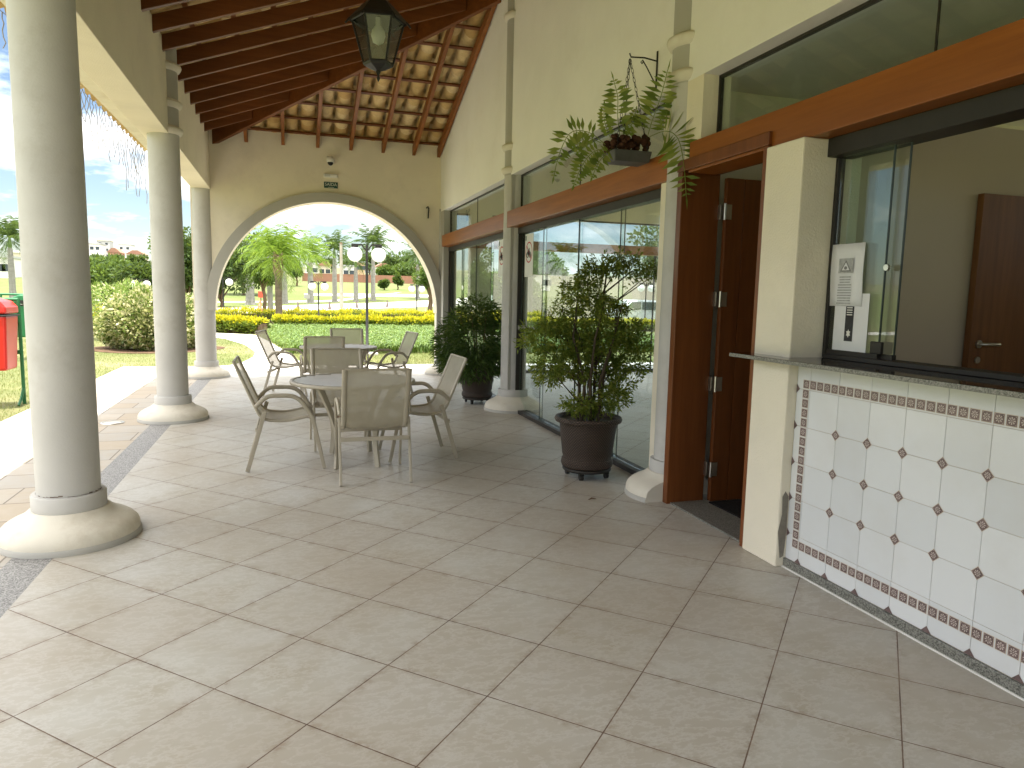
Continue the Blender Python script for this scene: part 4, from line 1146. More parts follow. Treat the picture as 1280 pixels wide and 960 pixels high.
for pl_, hw, nl in FR:
    nl = int(nl*1.45)
    pts = [Vector((xat(px, HY+dy), HY+dy, zat(px, py, HY+dy))) for px, py, dy in pl_]
    fine_ = []
    for i in range(len(pts)-1):
        p0 = pts[max(i-1, 0)]; p1 = pts[i]; p2 = pts[i+1]; p3 = pts[min(i+2, len(pts)-1)]
        for k in range(6):
            t_ = k/6; fine_.append(.5*((2*p1)+(p2-p0)*t_+(2*p0-5*p1+4*p2-p3)*t_**2+(3*p1-p0-3*p2+p3)*t_**3))
    fine_.append(pts[-1])
    st = MB().tube(fine_, .0028, 5).build('frond', LF_FN, fn)
    cs, axs, Ls, Ws, sd_ = [], [], [], [], []
    n = len(fine_); a0 = int(n*.22)
    HWm = hw*HY*1.06/888
    for k in range(nl):
        f_ = (k+.5)/nl; i = min(n-2, int(a0+(n-1-a0)*f_)); tan = (fine_[i+1]-fine_[i]).normalized()
        side = tan.cross(Vector((-.44, -.87, -.25))).normalized(); prof_ = math.sin(PI*min(1, .22+f_*.78))**.6
        for s in (-1, 1):
            cs.append(fine_[i]); axs.append(side*s+tan*.28+Vector((random.uniform(-.15, .15), random.uniform(-.25, .25), random.uniform(-.2, .05)))); Ls.append(HWm*1.12*prof_*random.uniform(.85, 1.1)); Ws.append(.033*prof_+.006); sd_.append(tan.cross(side))
    cs.append(fine_[-2]); axs.append(fine_[-1]-fine_[-2]); Ls.append(HWm*.7); Ws.append(.018); sd_.append(Vector((.3, -1, .2)))
    V = leaf_quads(np.array(cs), np.array(axs), np.array(Ls), np.array(Ws), np.array(sd_))
    quads_obj('lobes', V, LF_FN, st)
# =================================================================== GROUND AND TERRAIN
xs = np.unique(np.concatenate([np.linspace(-700, -120, 24), np.linspace(-120, 140, 66), np.linspace(140, 900, 28)]))
ysg = np.unique(np.concatenate([np.linspace(-200, -20, 8), np.linspace(-20, 48, 18), np.linspace(48, 150, 40), np.linspace(150, 430, 40), np.linspace(430, 1500, 16)]))
gv = [(x, y, terr(x, y)+(0 if y < 160 else 1.2*math.sin(x*.021+y*.013)*math.sin(x*.008)*(min(1, (y-160)/100)))) for y in ysg for x in xs]
nx_ = len(xs)
gf = [(j*nx_+i, j*nx_+i+1, (j+1)*nx_+i+1, (j+1)*nx_+i) for j in range(len(ysg)-1) for i in range(nx_-1)]
g = MB().add(gv, gf, True).build('lawn', MAT['grass'], fix=False); tag(g, kind='structure')
def drape(name, A, B, mat, h=.02, sub=24, kind='structure'):
    """strip between two polylines with the same number of points, laid on the terrain"""
    def res(P_, n):
        P_ = [Vector((*p, 0)) for p in P_]; Ls = [0]
        for a, b_ in zip(P_, P_[1:]): Ls.append(Ls[-1]+(b_-a).length)
        out = []
        for k in range(n+1):
            s = Ls[-1]*k/n; i = 0
            while i < len(Ls)-2 and Ls[i+1] < s: i += 1
            t_ = (s-Ls[i])/max(1e-6, Ls[i+1]-Ls[i]); out.append(P_[i].lerp(P_[i+1], t_))
        return out
    a, b_ = res(A, sub), res(B, sub); w_ = 4; V = []
    for p, q in zip(a, b_):
        for k in range(w_+1):
            r = p.lerp(q, k/w_); V.append((r.x, r.y, terr(r.x, r.y)+h))
    F_ = [(i*(w_+1)+k, i*(w_+1)+k+1, (i+1)*(w_+1)+k+1, (i+1)*(w_+1)+k) for i in range(sub) for k in range(w_)]
    o = MB().add(V, F_, True).build(name, mat, fix=False); tag(o, kind=kind); return o
z3 = lambda x, y: gp(240+x/4, 200+y/4)
PATH_L = [(-1.45, 14.905), (-1.0, 15.8), (-.8, 17.2), (-.8, 18.8), (-1.2, 21.5), (-2.0, 24.4), (-3.6, 26.0), (-6.5, 27.0), (-12, 27.6), (-30, 28.5)]
PATH_R = [(.45, 14.905), (.25, 15.8), (.12, 17.2), (-.05, 18.8), (-.3, 20.6), (-.6, 23), (-1.1, 26.3), (-3.5, 28.2), (-8, 29.6), (-30, 31.5)]
drape('garden_path', PATH_L, PATH_R, MAT['conc'], .012, 60)
# street: pale road beyond the lawn, a second strip behind it
near = [(-30, 46), (-14, 47.5)]+[z3(*p) for p in ((150, 778), (430, 765), (700, 752), (1000, 741), (1250, 733))]+[(34, 104), (90, 150)]
far = [(-30, 62), (-14, 63)]+[z3(*p) for p in ((150, 741), (430, 731), (700, 722), (1000, 711), (1250, 702))]+[(40, 122), (96, 170)]
drape('street', near, far, MAT['road'], .03, 60)
n2 = [(-40, 72), (-16, 74)]+[z3(*p) for p in ((130, 716), (430, 714), (700, 711))]+[(14, 104)]
f2 = [(-40, 76), (-16, 78)]+[z3(*p) for p in ((130, 709), (430, 706), (700, 703))]+[(17, 112)]
drape('side_street', n2, f2, MAT['road'], .035, 40)
drape('upper_street', [z3(*p) for p in ((560, 681), (800, 683), (1200, 688))], [z3(*p) for p in ((560, 671), (800, 671), (1200, 674))], MAT['road'], .05, 30)
# mulch bed under the variegated bush
mb = [(-3.25+1.6*math.cos(a)*(1+.06*math.sin(3*a)), 20.1+1.5*math.sin(a)*(1+.05*math.cos(4*a)), -.05) for a in [2*PI*k/40 for k in range(40)]]
o = MB().add(mb, [tuple(range(40))]).build('mulch_bed', MAT['mulch'], fix=False); tag(o, kind='structure')

# grass blades on the near lawn
def blades(n, region, h, w_, name, mat, lean=.5, test=None):
    out = []
    P_ = np.stack([rng.uniform(region[0], region[1], n), region[2]+(region[3]-region[2])*rng.random(n)**1.6, np.full(n, -.06)], 1)
    if test is not None: P_ = P_[np.array([test(p[0], p[1]) for p in P_])]
    n = len(P_); a = rng.random(n)*2*PI
    ax = np.stack([np.cos(a)*lean*rng.random(n), np.sin(a)*lean*rng.random(n), np.ones(n)], 1)
    o = quads_obj(name, leaf_quads(P_, ax, h*(.5+rng.random(n)), w_*(.7+.6*rng.random(n))), mat)
    tag(o, kind='stuff'); return o
def left_of_path(x, y):
    for (x0, y0), (x1, y1) in zip(PATH_L, PATH_L[1:]):
        if y0 <= y <= y1: return x < x0+(x1-x0)*(y-y0)/(y1-y0)-.05
    return y < 14.9
def right_of_path(x, y):
    for (x0, y0), (x1, y1) in zip(PATH_R, PATH_R[1:]):
        if y0 <= y <= y1: return x > x0+(x1-x0)*(y-y0)/(y1-y0)+.05
    return False
LF_GR = leafmat('grass_blades', [(0, (.085, .12, .03)), (.5, (.17, .20, .06)), (.8, (.28, .27, .11)), (1, (.37, .32, .17))], .3)
bare = lambda x, y: ((x+3.25)/1.7)**2+((y-20.1)/1.6)**2 > 1 and not (x > -3.02 and y < 14.93)
blades(90000, (-9, -.7, 7, 27), .038, .006, 'grass_blades', LF_GR, .8, lambda x, y: bare(x, y) and left_of_path(x, y))
blades(26000, (.1, 6, 14.92, 18.6), .04, .006, 'grass_blades', LF_GR, .8, right_of_path)
# strap-leaved ground cover between the path and the yellow hedge
LF_GC = leafmat('strap_leaves', [(0, (.06, .115, .022)), (.5, (.105, .18, .035)), (1, (.20, .27, .08))], .35)
def straps(n, test):
    P_ = np.stack([rng.uniform(-.6, 13, n), 18.4+11.6*rng.random(n)**1.3, np.full(n, -.06)], 1)
    P_ = P_[np.array([test(p[0], p[1]) for p in P_])]; n = len(P_)
    a = rng.random(n)*2*PI; l1 = .16+.10*rng.random(n); hd = np.stack([np.cos(a), np.sin(a), np.zeros(n)], 1); s_ = np.stack([-np.sin(a), np.cos(a), np.zeros(n)], 1)*(.012+.008*rng.random((n, 1)))
    up = np.array([0, 0, 1.0])
    p0 = P_; p1 = P_+hd*(l1*.35)[:, None]+up*(l1*1.0)[:, None]; p2 = p1+hd*(l1*.75)[:, None]+up*(l1*.15)[:, None]; p3 = p2+hd*(l1*.5)[:, None]-up*(l1*.35)[:, None]
    return np.concatenate([np.stack([p0-s_, p0+s_, p1+s_, p1-s_], 1), np.stack([p1-s_, p1+s_, p2+s_*.8, p2-s_*.8], 1), np.stack([p2-s_*.8, p2+s_*.8, p3, p3], 1)])
V = straps(15000, right_of_path)
V[:, 3] = V[:, 3]+1e-5
o = quads_obj('ground_cover', V, LF_GC); tag(o, kind='stuff')

# =================================================================== HEDGES AND BUSHES
LF_YE = leafmat('golden_hedge_leaves', [(0, (.30, .30, .01)), (.4, (.52, .46, .01)), (.8, (.66, .56, .015)), (1, (.42, .44, .04))], .35)
LF_HG = leafmat('green_hedge_leaves', [(0, (.045, .075, .012)), (.5, (.10, .15, .02)), (1, (.22, .25, .03))], .3)
LF_VA = leafmat('variegated_leaves', [(0, (.12, .17, .05)), (.25, (.25, .29, .10)), (.55, (.50, .48, .24)), (1, (.68, .63, .40))], .3)
LF_MG = leafmat('mid_green_leaves', [(0, (.04, .075, .015)), (.5, (.075, .13, .025)), (1, (.13, .20, .045))], .3)
LF_TR = leafmat('dark_tree_leaves', [(0, (.022, .045, .012)), (.5, (.045, .085, .02)), (1, (.085, .13, .03))], .3)
LF_BR = leafmat('bright_palm_leaves', [(0, (.08, .15, .02)), (.5, (.15, .26, .03)), (1, (.28, .38, .06))], .4)
LF_PA = leafmat('royal_palm_leaves', [(0, (.022, .05, .018)), (.5, (.04, .085, .025)), (1, (.085, .14, .04))], .3)
def hedge(name, line, w_, h, label, cat, top_mat, low_mat, n, group=None, L_=.075, bumps=.06, z0=-.06):
    p0 = line[0]
    t = thing(name, label, cat, (p0[0], p0[1], z0), 0, group)
    seg = [(Vector((*a, 0)), Vector((*b_, 0))) for a, b_ in zip(line, line[1:])]
    lens = np.array([(b_-a).length for a, b_ in seg]); idx = rng.choice(len(seg), n, p=lens/lens.sum())
    A = np.array([s[0] for s in seg])[idx]; B = np.array([s[1] for s in seg])[idx]; u_ = rng.random((n, 1))
    C_ = A+(B-A)*u_; dr_ = unit(B-A); sd2 = np.cross(dr_, [0, 0, 1.0])
    s_along = (C_[:, 0]*1.7+C_[:, 1]*2.3)
    hh = h*(1+bumps*2*np.sin(s_along*1.9)*np.sin(s_along*.73+1)+bumps*rng.normal(size=n)*.8)
    tt = rng.random(n); ang = PI*rng.random(n)
    lat = np.cos(ang); ver = np.sin(ang)**.45
    shell = .7+.35*rng.random(n)
    P_ = C_+sd2*(lat*shell*w_/2)[:, None]; P_[:, 2] = z0+ver*hh*shell
    out = unit(sd2*lat[:, None]+np.array([0, 0, 1.0])*(ver*.9)[:, None]+rng.normal(size=(n, 3))*.5)
    top = (P_[:, 2]-z0) > h*(.62+.25*rng.random(n))
    Q = leaf_quads(P_, out, L_*(.6+.8*rng.random(n)), L_*.55)
    quads_obj('new_growth', Q[top], top_mat, t); quads_obj('foliage', Q[~top], low_mat, t)
    core = MB()
    for a, b_ in seg:
        core.bar((a.x, a.y, z0+h*.36), (b_.x, b_.y, z0+h*.36), w_*.62, h*.70)
    core.build('twigs', MAT['bark'], t)
    return t
hedge('golden_hedge', [(-9, 30.6), (-4, 29.0), (-2.4, 28.3), (-.9, 27.4)], .95, .50, 'low golden hedge along the far side of the curving path', 'hedge', LF_YE, LF_HG, 15000, 'low golden hedges', .15)
hedge('golden_hedge', [(-.6, 30.6), (3, 30.9), (8, 31.3), (13, 31.5), (19, 30.5)], .95, .46, 'long low golden hedge directly behind the strap-leaved plants', 'hedge', LF_YE, LF_HG, 24000, 'low golden hedges', .15)
hedge('golden_hedge', [(-9, 36.5), (-3.5, 36.8), (1, 37.4), (6, 38.2), (14, 39)], 1.2, .62, 'back row of golden hedge at the foot of the near palm', 'hedge', LF_YE, LF_HG, 22000, 'low golden hedges', .10)
hedge('variegated_hedge', [(-26, 37), (-20, 37.5), (-14, 37), (-9, 36)], 1.3, .75, 'pale variegated hedge on the lawn behind the bins', 'hedge', LF_VA, LF_MG, 12000, None, .10)
def bush(name, label, ell, mat, n, L_, W_, origin, cat='bush', group=None, mat2=None, f2=.3):
    t = thing(name, label, cat, origin, 0, group)
    P_, d = blob_pts(ell, n, .72); k = P_[:, 2] > -.05; P_, d = P_[k], d[k]
    bump = 1+.05*np.sin(P_[:, 0]*7+P_[:, 2]*5)[:, None]
    c_ = np.array(origin); P_ = c_+(P_-c_)*bump
    ax = unit(d+rng.normal(size=P_.shape)*.55+np.array([0, 0, .15]))
    Q = leaf_quads(P_, ax, L_*(.6+.8*rng.random(len(P_))), W_*(.7+.6*rng.random(len(P_))))
    if mat2 is not None:
        s_ = rng.random(len(P_)) < f2; quads_obj('foliage', Q[~s_], mat, t); quads_obj('foliage', Q[s_], mat2, t)
    else: quads_obj('foliage', Q, mat, t)
    m = MB()
    for e in ell:
        for q in range(5):
            a = q*1.3; m.tube([(e[0]+.15*math.cos(a), e[1]+.15*math.sin(a), -.06), (e[0]+e[3]*.6*math.cos(a), e[1]+e[4]*.6*math.sin(a), e[2]+e[5]*.3)], [.04, .015], 5)
    m.build('branches', MAT['bark'], t); return t
bush('variegated_bush', 'large rounded yellow and green variegated bush in a mulch bed', [(-3.3, 20.1, .70, 1.15, 1.15, .76), (-2.75, 20.4, .58, .75, .85, .66), (-3.9, 20.3, .55, .72, .9, .62), (-3.2, 19.6, .52, .95, .7, .58)], LF_VA, 22000, .095, .06, (-3.2, 20.2, -.06), mat2=LF_MG, f2=.22)
bush('green_bush', 'taller green bush rising behind the variegated one', [(-4.6, 24.0, .85, 1.3, 1.2, .80), (-3.6, 24.2, .7, 1.0, 1.1, .70)], leafmat('light_green_leaves', [(0, (.10, .17, .03)), (.6, (.19, .29, .06)), (1, (.32, .40, .12))], .3), 9000, .11, .035, (-3.6, 24, -.06), mat2=LF_VA, f2=.25)
# cycad beside the hedge
t = thing('cycad', 'small spiky cycad at the left foot of the arch by the hedge', 'plant', (-2.55, 32.5, -.06))
Q = []
for k in range(26):
    a = k*2.4; el = random.uniform(.35, 1.2); L_ = random.uniform(.8, 1.15)
    pts = [Vector((-2.55, 32.5, .1))+Vector((math.cos(a)*math.cos(el)*s*L_, math.sin(a)*math.cos(el)*s*L_, math.sin(el)*s*L_-.5*s*s*L_)) for s in [i/9 for i in range(10)]]
    for p, q in zip(pts[1:], pts[2:]+[pts[-1]+(pts[-1]-pts[-2])]):
        tg = (q-p).normalized(); sd2 = tg.cross(Vector((0, 0, 1))).normalized()
        for s in (-1, 1):
            e = p+sd2*s*.13+tg*.09; Q.append([p-tg*.012, p+tg*.012, e+tg*.002, e]);
quads_obj('fronds', np.array([[tuple(v) for v in q] for q in Q]), LF_PA, t)
MB().tube([(-2.55, 32.5, -.06), (-2.55, 32.5, .15)], [.14, .10], 8).build('trunk', MAT['bark'], t)
# clipped little conifer
cx_, cy2 = gp(446, 401); cy2 = 34.0; cx_ = xat(446, 34.0)
bush('small_conifer', 'small dark green conifer standing in the golden hedge', [(cx_, cy2, .35, .24, .24, .42), (cx_, cy2, .15, .3, .3, .3)], LF_TR, 1800, .07, .02, (cx_, cy2, -.06), 'shrub')

# =================================================================== TREES AND PALMS
TRUNK_G = M('pale_grey_palm_trunk', (.25, .24, .215), .85, .15, 1.5, 12, .4, .03, .2, stretch=(1, 1, 3))
TRUNK_B = M('brown_palm_trunk', (.15, .115, .085), .9, .25, 2.5, 14, .6, .04, .2, stretch=(1, 1, 4))
CROWNSHAFT = M('green_crownshaft', (.14, .22, .06), .5, .15, 2)
def palm_crown(c, L_, n, el0=(-.95, 1.5), sag=.85, leaf=.25, nl=26, plume=.25):
    pass
    Q = []
    for k in range(n):
        a = k*2.39996+random.uniform(-.2, .2); el = el0[0]+(el0[1]-el0[0])*((k+.5)/n)**.8; LL = L_*random.uniform(.82, 1.08)
        pts = []
        hx, hy = math.cos(a), math.sin(a)
        p = Vector(c); e = el; st = LL/nl
        for i in range(nl+1):
            pts.append(p.copy()); p = p+Vector((hx*math.cos(e), hy*math.cos(e), math.sin(e)))*st
            e -= sag*2.0*(i/nl)/nl*1.6
        w0 = .012*L_
        for i in range(nl):
            tg = (pts[i+1]-pts[i]).normalized(); sd2 = tg.cross(Vector((0, 0, 1)))
            if sd2.length < 1e-3: sd2 = Vector((hy, -hx, 0))
            sd2.normalize(); upv = sd2.cross(tg)
            if i < nl*.5: Q.append([pts[i]-sd2*w0, pts[i]+sd2*w0, pts[i+1]+sd2*w0*.9, pts[i+1]-sd2*w0*.9])
            f_ = i/nl
            if f_ < .10: continue
            ll = leaf*L_*math.sin(PI*min(1, .25+.72*f_))**.7
            for s in (-1, 1):
                dv = (sd2*s*.8+tg*.55+upv*random.uniform(-plume, plume)+Vector((0, 0, -.35))).normalized()
                b_ = pts[i]+tg*random.uniform(0, st); e_ = b_+dv*ll*random.uniform(.8, 1.1)+Vector((0, 0, -ll*.18))
                wv = tg*((.011 if leaf < .2 or plume > .4 else .017)*L_)
                Q.append([b_-wv*.4, b_+wv*.6, b_*.4+e_*.6+wv*.5+Vector((0, 0, ll*.08)), e_])
    return np.array([[tuple(v) for v in q] for q in Q])
def palm(label, px, basepy, toppy, r, L_, n, mat, trunk, kind, group, y=None, **kw):
    if y is None: x, y = gp(px, basepy)
    else: x = xat(px, y)
    z0 = terr(x, y); zt_ = zat(px, toppy, y)
    t = thing('palm_tree', label, 'palm tree', (x, y, z0), 0, group)
    H_ = zt_-z0
    m = MB()
    if kind == 'royal':
        prof = [(r*1.45, 0), (r*1.25, .05*H_), (r*1.05, .2*H_), (r*1.05, .45*H_), (r*.8, .8*H_), (r*.62, .84*H_)]
        m.lathe(prof, (x, y, z0), 14).build('trunk', trunk, t); L_ *= 1.02; n = int(n*1.25); kw.setdefault('leaf', .24)
        MB().lathe([(r*.64, .84*H_), (r*.72, .88*H_), (r*.5, .97*H_), (r*.25, H_)], (x, y, z0), 12).build('crownshaft', CROWNSHAFT, t)
    else:
        pts = [(x+.05*math.sin(i*1.3)*r, y, z0+H_*i/10) for i in range(11)]
        m.tube(pts, [r*1.25, r*1.1]+[r*(1+.08*(i % 2)) for i in range(7)]+[r*1.1, r*.7], 12).build('trunk', trunk, t)
        if kw.pop('boots', False):
            bt_ = MB()
            for k in range(22):
                a = k*2.4; zz_ = z0+H_*(.66+.3*k/22)
                bt_.bar((x+r*.8*math.cos(a), y+r*.8*math.sin(a), zz_), (x+r*1.5*math.cos(a), y+r*1.5*math.sin(a), zz_+.32), .14, .05)
            bt_.build('leaf_bases', M('dry_leaf_bases', (.30, .22, .14), .9, .25, 6), t)
    quads_obj('crown', palm_crown((x, y, zt_-.02*H_), L_, n, **kw), mat, t)
    return t
GP = 'palms beyond the arch'
palm('bright green feathery palm with a dark trunk, nearest beyond the hedge', 349, 405, 318, .155, 2.25, 32, LF_BR, TRUNK_B, 'queen', GP, boots=True, el0=(-.9, 1.5), sag=1.1, leaf=.24, plume=.5)
palm('thick white trunked palm whose crown is lost among the dark trees', 313, 381, 330, .36, 2.6, 16, LF_PA, TRUNK_G, 'royal', GP)
palm('pale slender trunked palm just left of the nearest bright palm', 337.5, 393, 318, .17, 2.2, 18, LF_BR, TRUNK_G, 'queen', GP, y=49, plume=.5)
palm('royal palm half hidden behind the trunk of the nearest bright palm', 356, 380, 322, .26, 2.6, 16, LF_PA, TRUNK_G, 'royal', GP)
palm('light green palm just right of the nearest bright palm', 388.5, 379.3, 318, .27, 3.0, 24, LF_BR, TRUNK_G, 'royal', GP, plume=.5)
palm('royal palm immediately left of the wooden utility pole', 418.5, 378, 312, .25, 2.9, 20, LF_PA, TRUNK_G, 'royal', GP)
palm('shorter palm seen between the two big lamp globes', 445, 377.5, 326, .25, 2.4, 18, LF_PA, TRUNK_G, 'royal', GP)
palm('tallest royal palm, its crown above the right lamp globe', 466.5, 376.5, 304, .25, 3.3, 22, LF_PA, TRUNK_G, 'royal', GP)
palm('royal palm at the right edge of the arch behind the small lamp', 522, 374.5, 322, .24, 3.2, 18, LF_PA, TRUNK_G, 'royal', GP)
palm('royal palm cut by the right side of the arch', 538, 374.5, 324, .24, 3.0, 16, LF_PA, TRUNK_G, 'royal', GP)
palm('palm at the far left beyond the red bin', 16, 364, 297, .24, 2.9, 20, LF_PA, TRUNK_G, 'royal', GP, y=72)
def tree(label, x, y, h, r, mat, n, leaf, tr=.14, cl=14, th=.35, group=None, name='leafy_tree', flat=.8, z0=None):
    z0 = terr(x, y) if z0 is None else z0
    t = thing(name, label, 'tree', (x, y, z0), 0, group)
    ell = []
    cz_ = z0+h*(1+th)/2; ch_ = h*(1-th)/2
    for k in range(cl):
        d_ = Vector((random.gauss(0, 1), random.gauss(0, 1), random.gauss(0, 1))).normalized()*random.uniform(.3, .8)
        q = r*random.uniform(.28, .46)
        ell.append((x+d_.x*r*.8, y+d_.y*r*.8, cz_+d_.z*ch_*.8, q, q, q*flat))
    P_, d = blob_pts(ell, n, .5)
    ax = unit(d+rng.normal(size=P_.shape)*.7)
    quads_obj('crown', leaf_quads(P_, ax, leaf*(.6+.8*rng.random(n)), leaf*.55), mat, t)
    m = MB(); m.tube([(x, y, z0-.1), (x+.1, y, z0+h*th*.6), (x, y+.05, z0+h*th*1.1), (x, y, z0+h*.7)], [tr*1.2, tr, tr*.8, tr*.3], 8)
    for e in ell[:9]: m.tube([(x, y, z0+h*th*random.uniform(.8, 1.2)), ((x+e[0])/2, (y+e[1])/2, (z0+h*th+e[2])/2), (e[0], e[1], e[2])], [tr*.5, tr*.35, tr*.12], 5)
    m.build('trunk', MAT['bark'], t); return t
def tpx(px, y): return xat(px, y)
GT = 'broadleaf trees in the park'
tree('broad green tree right beside the nearest column, behind the bush', tpx(128, 62), 62, 3.6, 3.3, LF_MG, 9000, .30, group=GT, cl=18, th=.15)
tree('green tree in the middle of the gap between the first two columns', tpx(152, 66), 66, 3.1, 3.1, LF_MG, 8000, .30, group=GT, cl=16, th=.15)
tree('darker rounder tree just left of the second column', tpx(182, 58), 58, 3.9, 2.3, LF_TR, 9000, .26, group=GT, cl=16, th=.1)
tree('tall dark tree showing between the second and third columns', tpx(232, 48), 48, 6.4, 2.6, LF_TR, 9000, .22, group=GT, cl=18, th=.1)
tree('dark dense tree at the left edge of the arch', tpx(276, 62), 62, 6.2, 3.6, LF_TR, 12000, .26, group=GT, cl=20, th=.08)
tree('dark tree behind the thick white palm trunk', tpx(304, 96), 96, 8.0, 5.0, LF_TR, 11000, .38, group=GT, cl=20, th=.08)
tree('small olive tree with a thin bent trunk before the pale palm', tpx(329, 47), 47, 3.7, 1.35, LF_MG, 5000, .16, .11, group=GT, cl=12, th=.45)
tree('small round tree on the far lawn left of the light green palm', tpx(371, 125), 125, 4.2, 2.2, LF_TR, 3000, .4, .15, group=GT, cl=10, th=.3)
tree('bright leafy tree at the right edge of the arch', tpx(537, 56), 56, 3.9, 1.7, LF_MG, 5000, .18, .17, group=GT, cl=12, th=.42)
tree('round clipped tree on the far lawn left of the right small lamp', tpx(497, 120), 120, 2.4, 1.2, LF_TR, 2200, .35, .12, group=GT, cl=8, th=.25)
tree('low shrub-like tree on the far lawn beside the tallest palm', tpx(480, 118), 118, 1.9, 1.2, LF_TR, 1800, .35, .12, group=GT, cl=8, th=.2)
tree('tree above the brick wall right of the tallest palm', tpx(486, 165), 165, 3.6, 3.0, LF_MG, 2500, .6, .2, group=GT, cl=10, th=.2)
tree('tree above the right end of the brick wall', tpx(508, 172), 172, 4.2, 3.8, LF_MG, 2500, .6, .2, group=GT, cl=10, th=.2)
tree('large dark tree seen through the hall glass above the pale wall', 27, 46, 7.5, 4.0, LF_TR, 8000, .30, .2, group=GT, cl=18, th=.25)
tree('green tree seen through the hall glass behind the first lamp', 18, 52, 5.5, 3.0, LF_MG, 6000, .28, .2, group=GT, cl=14, th=.25)
tree('leafy tree on the lawn at far left, mirrored in the serving window', -16, 14, 5.2, 2.4, LF_MG, 7000, .20, .16, group=GT, cl=14, th=.35)

# =================================================================== STREET FURNITURE
GLOBE, t_, nn_, L__ = nt('opal_white_globe')
d_1 = N(t_, 'ShaderNodeBsdfDiffuse'); d_1.inputs[0].default_value = (.9, .9, .89, 1); d_2 = N(t_, 'ShaderNodeBsdfTranslucent'); d_2.inputs[0].default_value = (.95, .95, .93, 1)
d_3 = N(t_, 'ShaderNodeMixShader'); d_3.inputs[0].default_value = .5; L__.new(d_1.outputs[0], d_3.inputs[1]); L__.new(d_2.outputs[0], d_3.inputs[2])
d_4 = N(t_, 'ShaderNodeOutputMaterial'); L__.new(d_3.outputs[0], d_4.inputs[0])
def lamp_parts(lb, x, y, z0, H_, D_, rot, group):
    t = thing('globe_lamp', lb, 'street lamp', (x, y, z0), 0, group)
    c_, s_ = math.cos(rot), math.sin(rot)
    MB().tube([(x, y, z0), (x, y, z0+.10), (x, y, z0+.11), (x, y, z0+H_*.55), (x, y, z0+H_)], [.055, .055, .036, .034, .030], 10).build('pole', MAT['black'], t)
    MB().lathe([(.11, 0), (.11, .02), (.05, .06)], (x, y, z0), 12).build('foot', MAT['black'], t)
    sp = D_*.80
    for s in (-1, 1):
        ex, ey = x+s*sp*c_, y+s*sp*s_
        a = MB(); a.bar((x, y, z0+H_-.17), (x+s*sp*.42*c_, y+s*sp*.42*s_, z0+H_), .045, .03)
        a.bar((x+s*sp*.40*c_, y+s*sp*.40*s_, z0+H_), (x+s*sp*1.28*c_, y+s*sp*1.28*s_, z0+H_), .12, .035)
        a.lathe([(.075, -.07), (.085, -.02)], (ex, ey, z0+H_), 12)
        a.build('arm', MAT['black'], t)
        MB().sphere((ex, ey, z0+H_-.06-D_/2), D_/2, 20, 14).build('globe', GLOBE, t)
    return t
GL = 'twin globe park lamps'
lx_, ly_ = gp(459, 444)
lamp_parts('nearest park lamp with two white globes, at the edge of the strap-leaved plants', lx_, ly_, -.06, zat(457, 306, ly_)+.06, .355, -.05, GL)
pb = MB().box(lx_-.25, lx_+.25, ly_-.2, ly_+.2, -.06, .0).build('lamp_plinth', MAT['conc'], origin=(lx_, ly_, -.06)); tag(pb, 'low pale concrete block at the foot of the nearest lamp', 'block')
for px, pyt, y, lb in ((398, 352, 35, 'small park lamp with twin globes in front of the light green palm'), (279, 346.5, 38, 'park lamp with twin globes at the left inner edge of the arch'), (521, 356, 40, 'park lamp with twin globes at the right edge of the arch'), (176, 349, 40, 'park lamp whose two globes peek above the rounded bush')):
    x = xat(px, y); z0 = terr(x, y)-.02; lamp_parts(lb, x, y, z0, zat(px, pyt, y)-z0, .36, 0.0, GL)
lamp_parts('park lamp seen through the hall glass before the pale wall', 17.5, 33, -.08, 2.35, .36, 0, GL)
up_ = thing('utility_pole', 'plain pale wooden utility pole between the palms', 'pole', (*gp(427, 386), .0))
ux, uy = gp(427, 386); uz = terr(ux, uy)
MB().tube([(ux, uy, uz-.2), (ux, uy, zat(427, 305, uy))], [.17, .12], 10).build('shaft', M('weathered_pole', (.33, .30, .24), .9, .15, 3), up_)
MB().tube([(ux, uy, zat(427, 305, uy)), (ux, uy, zat(427, 305, uy)+.12)], [.14, .10], 8).build('cap', MAT['bark'], up_)
ps = thing('post_box', 'small red box on a thin post near the white palm trunk', 'box', (*gp(325, 392), .0))
qx, qy = xat(326, 60), 60
MB().bar((qx, qy, terr(qx, qy)), (qx, qy, zat(326, 372, qy)), .07, .07, up=(1, 0, 0)).build('post', MAT['black'], ps)
MB().box(qx-.2, qx+.2, qy-.15, qy+.15, zat(326, 372, qy), zat(326, 364, qy)).build('case', M('red_paint', (.50, .06, .03), .4, .1, 6), ps, bevel=.03)
sg = thing('street_sign', 'thin street sign post beside the light green palm', 'sign', (*gp(384, 389), .0))
qx, qy = gp(384, 389); zq = terr(qx, qy)
MB().tube([(qx, qy, zq), (qx, qy, zat(384, 369, qy))], .035, 6).build('post', MAT['alu'], sg)
MB().box(qx-.22, qx+.22, qy-.05, qy-.04, zat(384, 373, qy), zat(384, 368, qy)).build('plate', MAT['alu'], sg)
def cone(px, py, h, lb, mat, group, name='traffic_cone', y=None, cat='traffic cone'):
    if y is None: x, y = gp(px, py)
    else: x = xat(px, y)
    z = terr(x, y)+.03
    t = thing(name, lb, cat, (x, y, z), 0, group)
    MB().lathe([(h*.26, .02), (h*.20, .06*h), (h*.055, h), (0, h*1.01)], (x, y, z), 12, caps=False).build('cone', mat, t)
    MB().box(x-h*.3, x+h*.3, y-h*.3, y+h*.3, z, z+.03).build('base', mat, t)
OR = M('faded_orange_plastic', (.62, .17, .07), .5, .1, 5); DKB = M('dark_brown_paint', (.05, .03, .024), .6, .2, 5)
